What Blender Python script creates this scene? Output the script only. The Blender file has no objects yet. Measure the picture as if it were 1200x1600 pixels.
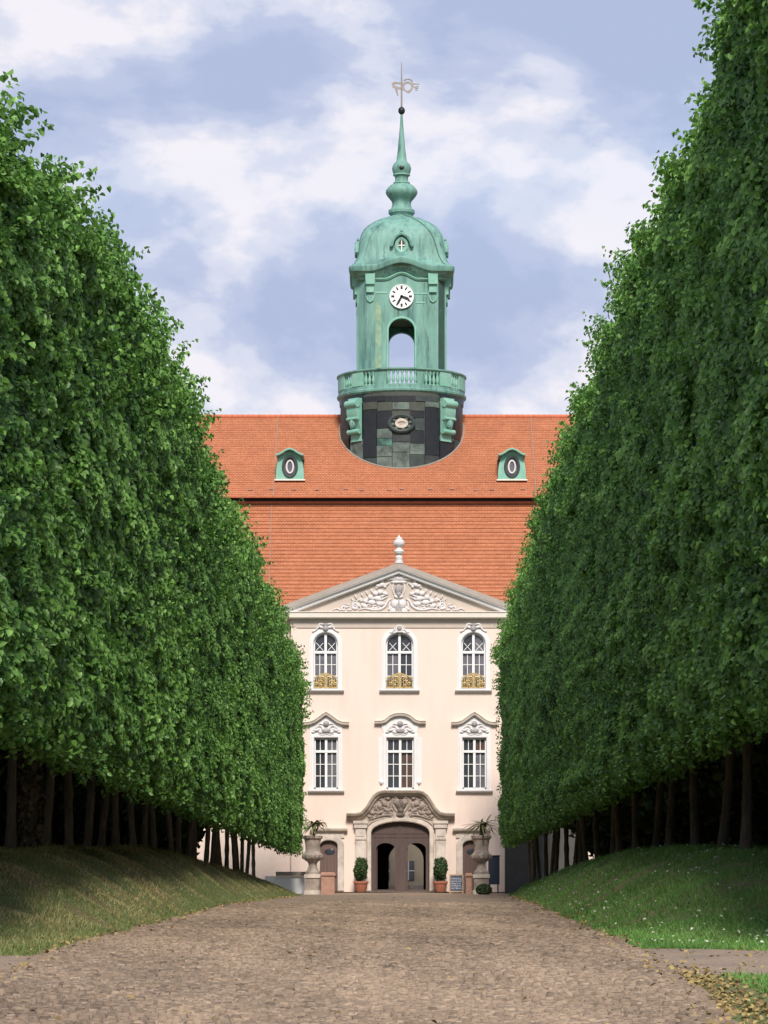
import bpy, math, random
import numpy as np
from mathutils import Vector
from mathutils.geometry import tessellate_polygon

random.seed(7)
RNG = np.random.default_rng(11)
R = math.radians
SC = bpy.context.scene
COL = SC.collection

# ------------------------------------------------------------------ camera
cam_d = bpy.data.cameras.new("camera")
cam = bpy.data.objects.new("camera", cam_d)
COL.objects.link(cam)
cam.location = (0, 0, 0)
cam.rotation_euler = (R(90), 0, 0)
cam_d.sensor_fit = 'HORIZONTAL'
cam_d.sensor_width = 36
cam_d.lens = 150
cam_d.shift_x = -28 / 1200
cam_d.shift_y = 595 / 1200
cam_d.clip_start = 0.5
cam_d.clip_end = 5000
SC.camera = cam

# ------------------------------------------------------------------ sun, sky, exposure
SUN_AZ, SUN_EL = 5, 44           # degrees to the right of straight behind the camera, elevation
sun_dir = Vector((math.sin(R(SUN_AZ)) * math.cos(R(SUN_EL)), -math.cos(R(SUN_AZ)) * math.cos(R(SUN_EL)), math.sin(R(SUN_EL))))
sd = bpy.data.lights.new("sun", 'SUN')
sd.energy = 2.7
sd.angle = R(14)
sd.color = (1.0, 0.93, 0.84)
sun = bpy.data.objects.new("sun", sd)
COL.objects.link(sun)
sun.rotation_euler = sun_dir.to_track_quat('Z', 'Y').to_euler()
sun.location = (40, -60, 80)

world = bpy.data.worlds.new("World")
SC.world = world
world.use_nodes = True
wn, wl = world.node_tree.nodes, world.node_tree.links
wn.clear()
def wnode(t, **k):
    n = wn.new(t)
    for a, b in k.items():
        setattr(n, a, b)
    return n
w_out = wnode('ShaderNodeOutputWorld')
w_bg = wnode('ShaderNodeBackground')
w_bg.inputs['Strength'].default_value = 0.1
w_sky = wnode('ShaderNodeTexSky', sky_type='NISHITA', sun_disc=False)
w_sky.sun_elevation = R(SUN_EL)
w_sky.sun_rotation = R(180 - SUN_AZ)
w_sky.air_density = 1.0
w_sky.dust_density = 1.5
w_tc = wnode('ShaderNodeTexCoord')
w_map = wnode('ShaderNodeMapping')
w_map.inputs['Scale'].default_value = (12.0, 12.0, 20.0)
w_map.inputs['Location'].default_value = (12.4, 3.3, 9.2)
wl.new(w_tc.outputs['Generated'], w_map.inputs['Vector'])
w_n1 = wnode('ShaderNodeTexNoise')
w_n1.inputs['Scale'].default_value = 1.0
w_n1.inputs['Detail'].default_value = 8.0
w_n1.inputs['Roughness'].default_value = 0.54
w_n1.inputs['Distortion'].default_value = 0.15
wl.new(w_map.outputs['Vector'], w_n1.inputs['Vector'])
w_map2 = wnode('ShaderNodeMapping')
w_map2.inputs['Scale'].default_value = (4.0, 4.0, 8.5)
w_map2.inputs['Location'].default_value = (8.3, 2.2, 4.9)
wl.new(w_tc.outputs['Generated'], w_map2.inputs['Vector'])
w_n2 = wnode('ShaderNodeTexNoise')
w_n2.inputs['Scale'].default_value = 1.3
w_n2.inputs['Detail'].default_value = 3.0
wl.new(w_map2.outputs['Vector'], w_n2.inputs['Vector'])
w_r1 = wnode('ShaderNodeValToRGB')       # cloud tone: grey blue bellies, lavender, white tops
w_r1.color_ramp.interpolation = 'EASE'
e = w_r1.color_ramp.elements
e[0].position, e[0].color = 0.415, (2.4, 2.8, 3.95, 1)
e[1].position, e[1].color = 0.595, (4.9, 4.75, 5.1, 1)
m = e.new(0.48); m.color = (2.8, 3.15, 4.25, 1)
m = e.new(0.535); m.color = (3.75, 3.95, 4.7, 1)
wl.new(w_n1.outputs['Fac'], w_r1.inputs['Fac'])
w_r2 = wnode('ShaderNodeValToRGB')       # cloud cover
w_r2.color_ramp.elements[0].position, w_r2.color_ramp.elements[0].color = 0.34, (0.85, 0.85, 0.85, 1)
w_r2.color_ramp.elements[1].position, w_r2.color_ramp.elements[1].color = 0.55, (1, 1, 1, 1)
wl.new(w_n2.outputs['Fac'], w_r2.inputs['Fac'])
w_mix = wnode('ShaderNodeMix', data_type='RGBA')
wl.new(w_r2.outputs['Color'], w_mix.inputs['Factor'])
wl.new(w_sky.outputs['Color'], w_mix.inputs['A'])
wl.new(w_r1.outputs['Color'], w_mix.inputs['B'])
wl.new(w_mix.outputs['Result'], w_bg.inputs['Color'])
wl.new(w_bg.outputs['Background'], w_out.inputs['Surface'])

SC.view_settings.view_transform = 'Standard'
SC.view_settings.look = 'None'
SC.view_settings.gamma = 1.0
SC.view_settings.exposure = 0.9
SC.view_settings.use_curve_mapping = False
SC.cycles.max_bounces = 6
SC.cycles.transparent_max_bounces = 6

# ------------------------------------------------------------------ helpers
def rgb(c):
    return (c[0], c[1], c[2], 1.0)

def mat(name, base, rough=0.8, var=0.12, scale=3.0, bump=0.0, bump_scale=20.0, second=None, sec_pos=(0.45, 0.6), sec_scale=1.0, metallic=0.0, spec=0.3, tint=False, stretch=(1, 1, 1)):
    """Principled material with fine value noise, an optional second colour in patches and bump."""
    m = bpy.data.materials.new(name)
    m.use_nodes = True
    nt = m.node_tree
    b = nt.nodes['Principled BSDF']
    b.inputs['Roughness'].default_value = rough
    b.inputs['Metallic'].default_value = metallic
    b.inputs['Specular IOR Level'].default_value = spec
    tc = nt.nodes.new('ShaderNodeTexCoord')
    mp = nt.nodes.new('ShaderNodeMapping')
    mp.inputs['Scale'].default_value = stretch
    geo = nt.nodes.new('ShaderNodeNewGeometry')
    nt.links.new(geo.outputs['Position'], mp.inputs['Vector'])
    n = nt.nodes.new('ShaderNodeTexNoise')
    n.inputs['Scale'].default_value = scale
    n.inputs['Detail'].default_value = 6
    n.inputs['Roughness'].default_value = 0.65
    nt.links.new(mp.outputs['Vector'], n.inputs['Vector'])
    mr = nt.nodes.new('ShaderNodeMapRange')
    mr.inputs['From Min'].default_value = 0.25
    mr.inputs['From Max'].default_value = 0.75
    mr.inputs['To Min'].default_value = 1 - var
    mr.inputs['To Max'].default_value = 1 + var
    nt.links.new(n.outputs['Fac'], mr.inputs['Value'])
    col = None
    if second is not None:
        n2 = nt.nodes.new('ShaderNodeTexNoise')
        n2.inputs['Scale'].default_value = sec_scale
        n2.inputs['Detail'].default_value = 5
        n2.inputs['Roughness'].default_value = 0.6
        nt.links.new(mp.outputs['Vector'], n2.inputs['Vector'])
        rp = nt.nodes.new('ShaderNodeValToRGB')
        rp.color_ramp.elements[0].position, rp.color_ramp.elements[0].color = sec_pos[0], rgb(base)
        rp.color_ramp.elements[1].position, rp.color_ramp.elements[1].color = sec_pos[1], rgb(second)
        nt.links.new(n2.outputs['Fac'], rp.inputs['Fac'])
        col = rp.outputs['Color']
    sc = nt.nodes.new('ShaderNodeVectorMath')
    sc.operation = 'SCALE'
    if col is None:
        sc.inputs[0].default_value = base
    else:
        nt.links.new(col, sc.inputs[0])
    nt.links.new(mr.outputs['Result'], sc.inputs['Scale'])
    last = sc.outputs['Vector']
    if tint:
        at = nt.nodes.new('ShaderNodeAttribute')
        at.attribute_name = 'tint'
        s2 = nt.nodes.new('ShaderNodeVectorMath')
        s2.operation = 'SCALE'
        nt.links.new(last, s2.inputs[0])
        nt.links.new(at.outputs['Fac'], s2.inputs['Scale'])
        last = s2.outputs['Vector']
    nt.links.new(last, b.inputs['Base Color'])
    if bump > 0:
        nb = nt.nodes.new('ShaderNodeTexNoise')
        nb.inputs['Scale'].default_value = bump_scale
        nb.inputs['Detail'].default_value = 5
        nt.links.new(mp.outputs['Vector'], nb.inputs['Vector'])
        bp = nt.nodes.new('ShaderNodeBump')
        bp.inputs['Strength'].default_value = 1.0
        bp.inputs['Distance'].default_value = bump
        nt.links.new(nb.outputs['Fac'], bp.inputs['Height'])
        nt.links.new(bp.outputs['Normal'], b.inputs['Normal'])
    return m

def leaf_mat(name, lo, hi, trans=0.35, rough=0.5, odd=None):
    m = bpy.data.materials.new(name)
    m.use_nodes = True
    nt = m.node_tree
    b = nt.nodes['Principled BSDF']
    b.inputs['Roughness'].default_value = rough
    b.inputs['Specular IOR Level'].default_value = 0.35
    at = nt.nodes.new('ShaderNodeAttribute')
    at.attribute_name = 'tint'
    oi = nt.nodes.new('ShaderNodeObjectInfo')
    ad = nt.nodes.new('ShaderNodeMath'); ad.operation = 'MULTIPLY_ADD'
    ad.inputs[1].default_value = 0.22; ad.inputs[2].default_value = -0.11
    nt.links.new(oi.outputs['Random'], ad.inputs[0])
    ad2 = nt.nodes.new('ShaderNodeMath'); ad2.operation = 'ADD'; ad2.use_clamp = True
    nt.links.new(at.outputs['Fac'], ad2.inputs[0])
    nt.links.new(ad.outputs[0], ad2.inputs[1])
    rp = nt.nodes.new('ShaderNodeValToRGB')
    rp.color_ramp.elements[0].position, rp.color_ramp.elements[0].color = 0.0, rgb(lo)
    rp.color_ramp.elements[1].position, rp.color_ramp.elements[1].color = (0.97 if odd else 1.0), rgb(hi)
    if odd:
        x_ = rp.color_ramp.elements.new(1.0); x_.color = rgb(odd)
    nt.links.new(ad2.outputs[0], rp.inputs['Fac'])
    nt.links.new(rp.outputs['Color'], b.inputs['Base Color'])
    tr = nt.nodes.new('ShaderNodeBsdfTranslucent')
    nt.links.new(rp.outputs['Color'], tr.inputs['Color'])
    mx = nt.nodes.new('ShaderNodeMixShader')
    mx.inputs['Fac'].default_value = trans
    nt.links.new(b.outputs[0], mx.inputs[1])
    nt.links.new(tr.outputs[0], mx.inputs[2])
    nt.links.new(mx.outputs[0], nt.nodes['Material Output'].inputs['Surface'])
    return m

def tile_mat(name):
    """Weathered clay roof: each tile its own shade."""
    m = bpy.data.materials.new(name)
    m.use_nodes = True
    nt = m.node_tree
    b = nt.nodes['Principled BSDF']
    b.inputs['Roughness'].default_value = 0.85
    b.inputs['Specular IOR Level'].default_value = 0.2
    geo = nt.nodes.new('ShaderNodeNewGeometry')
    sp = nt.nodes.new('ShaderNodeSeparateXYZ')
    nt.links.new(geo.outputs['Position'], sp.inputs[0])
    cb = nt.nodes.new('ShaderNodeCombineXYZ')
    nt.links.new(sp.outputs['X'], cb.inputs['X'])
    nt.links.new(sp.outputs['Z'], cb.inputs['Y'])
    br = nt.nodes.new('ShaderNodeTexBrick')
    br.inputs['Scale'].default_value = 1.0
    br.inputs['Brick Width'].default_value = 0.20
    br.inputs['Row Height'].default_value = 0.13
    br.inputs['Mortar Size'].default_value = 0.010
    br.inputs['Mortar Smooth'].default_value = 0.6
    br.inputs['Color1'].default_value = (0.455, 0.178, 0.092, 1)
    br.inputs['Color2'].default_value = (0.385, 0.140, 0.070, 1)
    br.inputs['Mortar'].default_value = (0.25, 0.085, 0.046, 1)
    nt.links.new(cb.outputs[0], br.inputs['Vector'])
    n = nt.nodes.new('ShaderNodeTexNoise')
    n.inputs['Scale'].default_value = 0.7
    n.inputs['Detail'].default_value = 8
    n.inputs['Roughness'].default_value = 0.7
    nt.links.new(geo.outputs['Position'], n.inputs['Vector'])
    mr = nt.nodes.new('ShaderNodeMapRange')
    mr.inputs['From Min'].default_value = 0.3; mr.inputs['From Max'].default_value = 0.7
    mr.inputs['To Min'].default_value = 0.87; mr.inputs['To Max'].default_value = 1.10
    nt.links.new(n.outputs['Fac'], mr.inputs['Value'])
    sc = nt.nodes.new('ShaderNodeVectorMath'); sc.operation = 'SCALE'
    nt.links.new(br.outputs['Color'], sc.inputs[0])
    nt.links.new(mr.outputs['Result'], sc.inputs['Scale'])
    nt.links.new(sc.outputs['Vector'], b.inputs['Base Color'])
    bp = nt.nodes.new('ShaderNodeBump')
    bp.inputs['Distance'].default_value = 0.02
    nt.links.new(br.outputs['Fac'], bp.inputs['Height'])
    bp.invert = True
    nt.links.new(bp.outputs['Normal'], b.inputs['Normal'])
    return m

M = {}
M['plaster'] = mat('peach_plaster', (0.715, 0.582, 0.503), 0.9, 0.05, 0.8, 0.004, 30, second=(0.655, 0.535, 0.465), sec_pos=(0.50, 0.72), sec_scale=0.9, stretch=(1, 1, 0.16))
M['frieze'] = mat('frieze_plaster', (0.48, 0.41, 0.35), 0.9, 0.07, 1.5)
M['trim'] = mat('white_trim', (0.68, 0.665, 0.66), 0.8, 0.05, 2.5, 0.003, 25)
M['cream'] = mat('cream_trim', (0.71, 0.66, 0.59), 0.8, 0.06, 2.5, 0.003, 25)
M['stucco'] = mat('grey_white_stucco', (0.60, 0.57, 0.565), 0.85, 0.14, 6, 0.01, 14)
M['flash'] = mat('grey_flashing', (0.27, 0.235, 0.20), 0.7, 0.16, 2.0)
M['stone'] = mat('weathered_sandstone', (0.43, 0.36, 0.30), 0.9, 0.2, 2.5, 0.012, 12, second=(0.30, 0.25, 0.21), sec_pos=(0.45, 0.65), sec_scale=1.6)
M['stone_dark'] = mat('dark_carved_sandstone', (0.25, 0.205, 0.175), 0.9, 0.25, 5, 0.015, 12, second=(0.36, 0.30, 0.26), sec_pos=(0.45, 0.65), sec_scale=4)
M['stone_pale'] = mat('pale_sandstone', (0.56, 0.49, 0.425), 0.9, 0.15, 2.5, 0.01, 12, second=(0.42, 0.36, 0.31), sec_pos=(0.45, 0.65), sec_scale=1.2)
M['urn'] = mat('urn_sandstone', (0.36, 0.295, 0.25), 0.9, 0.25, 3, 0.014, 12, second=(0.22, 0.185, 0.16), sec_pos=(0.42, 0.62), sec_scale=2.4)
M['sandred'] = mat('reddish_sandstone', (0.36, 0.21, 0.155), 0.9, 0.22, 4, 0.01, 14)
M['tile'] = tile_mat('clay_roof_tiles')
M['ridge'] = mat('clay_ridge_tiles', (0.47, 0.14, 0.07), 0.85, 0.2, 3)
M['copper'] = mat('green_copper', (0.152, 0.302, 0.256), 0.62, 0.24, 2.2, 0.006, 5, second=(0.07, 0.165, 0.15), sec_pos=(0.48, 0.70), sec_scale=1.6, stretch=(1, 1, 0.22))
def add_streaks(m, dark, lo=0.56, hi=0.70):
    """dark vertical run-off streaks, darkest where two stretched noises meet."""
    nt = m.node_tree
    b = nt.nodes['Principled BSDF']
    src = b.inputs['Base Color'].links[0].from_socket
    geo = nt.nodes.new('ShaderNodeNewGeometry')
    mp = nt.nodes.new('ShaderNodeMapping'); mp.inputs['Scale'].default_value = (4.5, 4.5, 0.35)
    nt.links.new(geo.outputs['Position'], mp.inputs['Vector'])
    n = nt.nodes.new('ShaderNodeTexNoise'); n.inputs['Scale'].default_value = 1.0; n.inputs['Detail'].default_value = 5; n.inputs['Roughness'].default_value = 0.7
    nt.links.new(mp.outputs['Vector'], n.inputs['Vector'])
    r = nt.nodes.new('ShaderNodeMapRange'); r.inputs['From Min'].default_value = lo; r.inputs['From Max'].default_value = hi
    nt.links.new(n.outputs['Fac'], r.inputs['Value'])
    mx = nt.nodes.new('ShaderNodeMix'); mx.data_type = 'RGBA'
    nt.links.new(r.outputs['Result'], mx.inputs['Factor'])
    nt.links.new(src, mx.inputs['A'])
    mx.inputs['B'].default_value = rgb(dark)
    nt.links.new(mx.outputs['Result'], b.inputs['Base Color'])
add_streaks(M['copper'], (0.045, 0.095, 0.085))
M['copper_pale'] = mat('pale_green_copper', (0.23, 0.42, 0.345), 0.6, 0.14, 2.0, second=(0.14, 0.37, 0.28), sec_pos=(0.4, 0.7), sec_scale=1.2)
M['copper_streak'] = mat('bare_yellowish_copper', (0.24, 0.335, 0.215), 0.6, 0.3, 2.5, second=(0.155, 0.30, 0.235), sec_pos=(0.45, 0.65), sec_scale=1.6)
M['copper_black'] = mat('blackened_and_shade_copper', (0.014, 0.016, 0.019), 0.4, 0.3, 3, spec=0.4)  # bare black copper, also painted shade under the balcony
M['copper_slate'] = mat('slate_copper', (0.04, 0.052, 0.05), 0.6, 0.35, 2.5, second=(0.03, 0.035, 0.037), sec_pos=(0.5, 0.68), sec_scale=1.5)
M['copper_grey'] = mat('grey_green_copper', (0.115, 0.15, 0.13), 0.65, 0.35, 2.5, second=(0.055, 0.068, 0.064), sec_pos=(0.45, 0.65), sec_scale=1.5)
M['copper_olive'] = mat('olive_grey_copper', (0.06, 0.066, 0.055), 0.65, 0.25, 2.5)
M['copper_dark'] = mat('dark_green_copper', (0.035, 0.075, 0.062), 0.6, 0.25, 2.5, second=(0.075, 0.20, 0.15), sec_pos=(0.56, 0.66), sec_scale=1.0)
M['glass'] = mat('dark_window_glass', (0.035, 0.040, 0.048), 0.12, 0.2, 2, spec=0.5)
M['glass_warm'] = mat('curtained_glass', (0.085, 0.052, 0.04), 0.2, 0.3, 3, spec=0.5)
M['glass_grey'] = mat('grey_reflecting_glass', (0.12, 0.12, 0.135), 0.14, 0.3, 2.5, spec=0.5)
M['frame'] = mat('white_window_paint', (0.76, 0.75, 0.73), 0.5, 0.04, 4)
M['gold'] = mat('gilded_ironwork', (0.46, 0.33, 0.13), 0.5, 0.25, 8, metallic=0.25)
M['door'] = mat('brown_door_paint', (0.085, 0.058, 0.052), 0.6, 0.18, 3, stretch=(3, 1, 0.4))
M['door_side'] = mat('reddish_brown_door_paint', (0.135, 0.085, 0.075), 0.6, 0.18, 3, stretch=(3, 1, 0.4))
M['iron'] = mat('dark_iron', (0.03, 0.032, 0.036), 0.5, 0.2, 5, metallic=0.5)
M['vane'] = mat('tarnished_gilt_metal', (0.27, 0.24, 0.225), 0.5, 0.2, 5, metallic=0.2)
M['clock_white'] = mat('white_enamel', (0.86, 0.86, 0.86), 0.4, 0.02, 3)
M['black'] = mat('black_paint', (0.02, 0.02, 0.022), 0.5, 0.1, 4)
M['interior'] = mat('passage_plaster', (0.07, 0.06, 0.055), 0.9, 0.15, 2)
M['court'] = mat('ochre_court_plaster', (0.46, 0.39, 0.29), 0.9, 0.12, 1.5)
M['grey_wall'] = mat('shaded_grey_render', (0.085, 0.083, 0.083), 0.9, 0.2, 1.2)  # base colour darkened to carry the hedge's shade
M['terracotta'] = mat('terracotta', (0.34, 0.125, 0.075), 0.8, 0.15, 5)
M['wood'] = mat('pale_wood', (0.36, 0.25, 0.16), 0.7, 0.2, 6)
M['slate'] = mat('chalkboard', (0.045, 0.055, 0.085), 0.7, 0.15, 6)
M['chalk'] = mat('chalk', (0.45, 0.47, 0.52), 0.9, 0.1, 10)
M['white_panel'] = mat('white_panel_paint', (0.84, 0.85, 0.86), 0.6, 0.04, 3)
M['bark'] = mat('lime_bark', (0.14, 0.12, 0.10), 0.95, 0.35, 6, 0.03, 9, stretch=(2, 2, 0.5), second=(0.10, 0.095, 0.08), sec_pos=(0.45, 0.62), sec_scale=2)
M['soil'] = mat('bank_turf', (0.10, 0.125, 0.04), 0.95, 0.35, 6, 0.03, 12, second=(0.16, 0.12, 0.06), sec_pos=(0.5, 0.66), sec_scale=0.8)
M['road'] = mat('sandy_road', (0.225, 0.165, 0.118), 0.95, 0.25, 5, 0.02, 14, second=(0.175, 0.135, 0.10), sec_pos=(0.45, 0.65), sec_scale=0.5, stretch=(1, 0.35, 1))
M['path'] = mat('gravel_path', (0.25, 0.19, 0.145), 0.95, 0.3, 12, 0.02, 25, second=(0.20, 0.16, 0.13), sec_pos=(0.45, 0.65), sec_scale=1.0)
M['cobble'] = mat('cobblestone', (0.215, 0.160, 0.115), 0.9, 0.2, 6, 0.006, 30, tint=True)
M['leaf'] = leaf_mat('lime_leaf', (0.034, 0.115, 0.022), (0.255, 0.49, 0.105), 0.36, 0.36)
M['leaf_dark'] = leaf_mat('dark_and_shaded_leaf', (0.015, 0.042, 0.012), (0.045, 0.10, 0.025), 0.15)  # rear foliage colour darkened for the shade behind the rows; boxwood too
M['leaf_laurel'] = leaf_mat('laurel_leaf', (0.02, 0.05, 0.015), (0.07, 0.13, 0.035), 0.15, 0.35)
M['leaf_yucca'] = leaf_mat('agave_leaf', (0.06, 0.085, 0.03), (0.26, 0.24, 0.11), 0.2, 0.5)
M['leaf_ivy'] = leaf_mat('dull_ivy_leaf', (0.05, 0.045, 0.03), (0.20, 0.165, 0.12), 0.15, 0.5)
M['leaf_fallen'] = leaf_mat('yellow_fallen_leaf', (0.12, 0.075, 0.035), (0.42, 0.32, 0.12), 0.2, 0.6)
M['grass_r'] = leaf_mat('lush_grass', (0.075, 0.19, 0.038), (0.19, 0.36, 0.085), 0.3, 0.6)
M['grass_l'] = leaf_mat('dry_grass', (0.16, 0.21, 0.065), (0.56, 0.46, 0.23), 0.3, 0.6)
M['daisy'] = leaf_mat('pale_petals', (0.30, 0.38, 0.22), (0.62, 0.64, 0.52), 0.2, 0.6)

class MB:
    def __init__(s):
        s.v, s.f = [], []
    def add(s, vs, fs):
        o = len(s.v)
        s.v += [tuple(p) for p in vs]
        s.f += [tuple(i + o for i in f) for f in fs]
    def box(s, x0, x1, y0, y1, z0, z1, taper=0.0):
        t = taper
        s.add([(x0, y0, z0), (x1, y0, z0), (x1, y1, z0), (x0, y1, z0), (x0 + t, y0 + t, z1), (x1 - t, y0 + t, z1), (x1 - t, y1 - t, z1), (x0 + t, y1 - t, z1)],
              [(0, 3, 2, 1), (4, 5, 6, 7), (0, 1, 5, 4), (1, 2, 6, 5), (2, 3, 7, 6), (3, 0, 4, 7)])
    def prism(s, poly, y0, y1, holes=()):
        """polygon in (x, z) with holes, extruded from y0 (front) to y1."""
        loops = [list(poly)] + [list(h) for h in holes]
        tris = tessellate_polygon([[Vector((p[0], p[1], 0)) for p in l] for l in loops])
        pts = [p for l in loops for p in l]
        n = len(pts)
        vs = [(p[0], y0, p[1]) for p in pts] + [(p[0], y1, p[1]) for p in pts]
        fs = []
        for t in tris:
            a, b, c = pts[t[0]], pts[t[1]], pts[t[2]]
            if (b[0] - a[0]) * (c[1] - a[1]) - (b[1] - a[1]) * (c[0] - a[0]) < 0:
                t = (t[0], t[2], t[1])
            fs.append(tuple(t)); fs.append((t[0] + n, t[2] + n, t[1] + n))
        o = 0
        for l in loops:
            k = len(l)
            for i in range(k):
                j = (i + 1) % k
                fs.append((o + i, o + i + n, o + j + n, o + j))
            o += k
        s.add(vs, fs)
    def sweep(s, path, prof, Y, closed=False):
        """moulding: profile (u across, v proud towards the viewer) along a path in (x, z)."""
        n = len(path); k = len(prof)
        vs, fs = [], []
        for i in range(n):
            a = path[i - 1] if (i > 0 or closed) else None
            b = path[i]
            c = path[(i + 1) % n] if (i < n - 1 or closed) else None
            def nrm(p, q):
                dx, dz = q[0] - p[0], q[1] - p[1]
                l = math.hypot(dx, dz) or 1
                return (-dz / l, dx / l)
            ns = [nrm(a, b)] if a else []
            if c: ns.append(nrm(b, c))
            nx = sum(q[0] for q in ns) / len(ns); nz = sum(q[1] for q in ns) / len(ns)
            l2 = nx * nx + nz * nz
            if l2 < 0.25: l2 = 0.25
            nx, nz = nx / l2, nz / l2
            for (u, v) in prof:
                vs.append((b[0] + nx * u, Y - v, b[1] + nz * u))
        m_ = n if closed else n - 1
        for i in range(m_):
            j = (i + 1) % n
            for q in range(k):
                r = (q + 1) % k
                fs.append((i * k + q, j * k + q, j * k + r, i * k + r))
        if not closed:
            fs.append(tuple(range(k))); fs.append(tuple(reversed([(n - 1) * k + q for q in range(k)])))
        s.add(vs, fs)
    def lathe(s, prof, c=(0, 0, 0), n=24, sx=1, sy=1, a0=0.0, shape=None):
        vs, fs = [], []
        for (r, z) in prof:
            for i in range(n):
                a = a0 + 2 * math.pi * i / n
                q = shape(a) if shape else 1
                vs.append((c[0] + math.cos(a) * r * sx * q, c[1] + math.sin(a) * r * sy * q, c[2] + z))
        for j in range(len(prof) - 1):
            for i in range(n):
                k = (i + 1) % n
                fs.append((j * n + i, j * n + k, (j + 1) * n + k, (j + 1) * n + i))
        fs.append(tuple(reversed(range(n)))); fs.append(tuple((len(prof) - 1) * n + i for i in range(n)))
        s.add(vs, fs)
    def blob(s, c, r, n=10, rot=0.0):
        """ellipsoid, rotated by rot in the (x, z) plane."""
        rows = max(5, n // 2 + 1)
        vs, fs = [], []
        cr, sr = math.cos(rot), math.sin(rot)
        for j in range(1, rows):
            t = math.pi * j / rows
            for i in range(n):
                a = 2 * math.pi * i / n
                x, y, z = math.sin(t) * math.cos(a) * r[0], math.sin(t) * math.sin(a) * r[1], math.cos(t) * r[2]
                vs.append((c[0] + x * cr - z * sr, c[1] + y, c[2] + x * sr + z * cr))
        top = len(vs); vs.append((c[0] - r[2] * sr, c[1], c[2] + r[2] * cr))
        bot = len(vs); vs.append((c[0] + r[2] * sr, c[1], c[2] - r[2] * cr))
        for j in range(rows - 2):
            for i in range(n):
                k = (i + 1) % n
                fs.append((j * n + i, (j + 1) * n + i, (j + 1) * n + k, j * n + k))
        for i in range(n):
            k = (i + 1) % n
            fs.append((top, i, k)); fs.append((bot, (rows - 2) * n + k, (rows - 2) * n + i))
        s.add(vs, fs)
    def tube(s, pts, rad, n=8):
        pts = [Vector(p) for p in pts]
        if not hasattr(rad, '__len__'): rad = [rad] * len(pts)
        vs, fs = [], []
        up = None
        for i, p in enumerate(pts):
            d = (pts[min(i + 1, len(pts) - 1)] - pts[max(i - 1, 0)]).normalized()
            if up is None or abs(up.dot(d)) > 0.98:
                up = Vector((0, 1, 0)) if abs(d.y) < 0.9 else Vector((1, 0, 0))
            a = d.cross(up).normalized(); b = a.cross(d).normalized(); up = b
            for k in range(n):
                t = 2 * math.pi * k / n
                vs.append(p + a * math.cos(t) * rad[i] + b * math.sin(t) * rad[i])
        for i in range(len(pts) - 1):
            for k in range(n):
                q = (k + 1) % n
                fs.append((i * n + k, i * n + q, (i + 1) * n + q, (i + 1) * n + k))
        fs.append(tuple(reversed(range(n)))); fs.append(tuple((len(pts) - 1) * n + k for k in range(n)))
        s.add(vs, fs)
    def build(s, name, material, parent=None, smooth=False, recalc=True):
        me = bpy.data.meshes.new(name)
        me.from_pydata(s.v, [], s.f)
        if recalc:
            import bmesh
            bm = bmesh.new(); bm.from_mesh(me)
            bmesh.ops.recalc_face_normals(bm, faces=bm.faces)
            bm.to_mesh(me); bm.free()
        if smooth:
            me.polygons.foreach_set('use_smooth', [True] * len(me.polygons))
            me.set_sharp_from_angle(angle=R(38))
        me.materials.append(material)
        o = bpy.data.objects.new(name, me)
        COL.objects.link(o)
        if parent is not None: o.parent = parent
        return o

def empty(name, loc=(0, 0, 0), parent=None):
    o = bpy.data.objects.new(name, None)
    o.empty_display_size = 0.3
    COL.objects.link(o)
    o.location = loc
    if parent is not None: o.parent = parent
    return o
def tag(o, label=None, cat=None, group=None, kind=None):
    if label: o['label'] = label
    if cat: o['category'] = cat
    if group: o['group'] = group
    if kind: o['kind'] = kind
    return o

def np_mesh(name, V, F, material, tint=None, parent=None, link=True):
    """fast mesh from arrays: V (n,3), F (m,k) equal-sided faces, tint per face."""
    me = bpy.data.meshes.new(name)
    V = np.asarray(V, dtype=np.float32); F = np.asarray(F, dtype=np.int32)
    me.vertices.add(len(V)); me.vertices.foreach_set('co', V.ravel())
    k = F.shape[1]
    me.loops.add(F.size); me.loops.foreach_set('vertex_index', F.ravel())
    me.polygons.add(len(F))
    me.polygons.foreach_set('loop_start', np.arange(len(F), dtype=np.int32) * k)
    me.polygons.foreach_set('loop_total', np.full(len(F), k, dtype=np.int32))
    if tint is not None:
        at = me.attributes.new('tint', 'FLOAT', 'FACE')
        at.data.foreach_set('value', np.asarray(tint, dtype=np.float32))
    me.update(calc_edges=True)
    me.materials.append(material)
    if not link: return me
    o = bpy.data.objects.new(name, me)
    COL.objects.link(o)
    if parent is not None: o.parent = parent
    return o

def norm(a):
    return a / np.maximum(np.linalg.norm(a, axis=1, keepdims=True), 1e-6)

def leaf_arrays(P, N, T, L, W, fold=0.25):
    """leaves at P with normal N, tip direction T, length L, width W -> verts (6 each), faces (2 quads each)."""
    N = norm(N)
    T = norm(T - N * np.sum(T * N, axis=1, keepdims=True))
    S = np.cross(N, T)
    L = L[:, None]; W = W[:, None]
    b = P
    t = P + T * L - N * L * 0.12
    l1 = P + T * L * 0.28 + S * W * 0.5 + N * W * fold
    l2 = P + T * L * 0.68 + S * W * 0.38 + N * W * fold * 0.6
    r1 = P + T * L * 0.28 - S * W * 0.5 + N * W * fold
    r2 = P + T * L * 0.68 - S * W * 0.38 + N * W * fold * 0.6
    V = np.stack([b, l1, l2, t, r2, r1], axis=1).reshape(-1, 3)
    i = np.arange(len(P))[:, None] * 6
    F = np.concatenate([i + np.array([[0, 3, 2, 1]]), i + np.array([[0, 5, 4, 3]])], axis=1).reshape(-1, 4)
    return V, F

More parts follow.
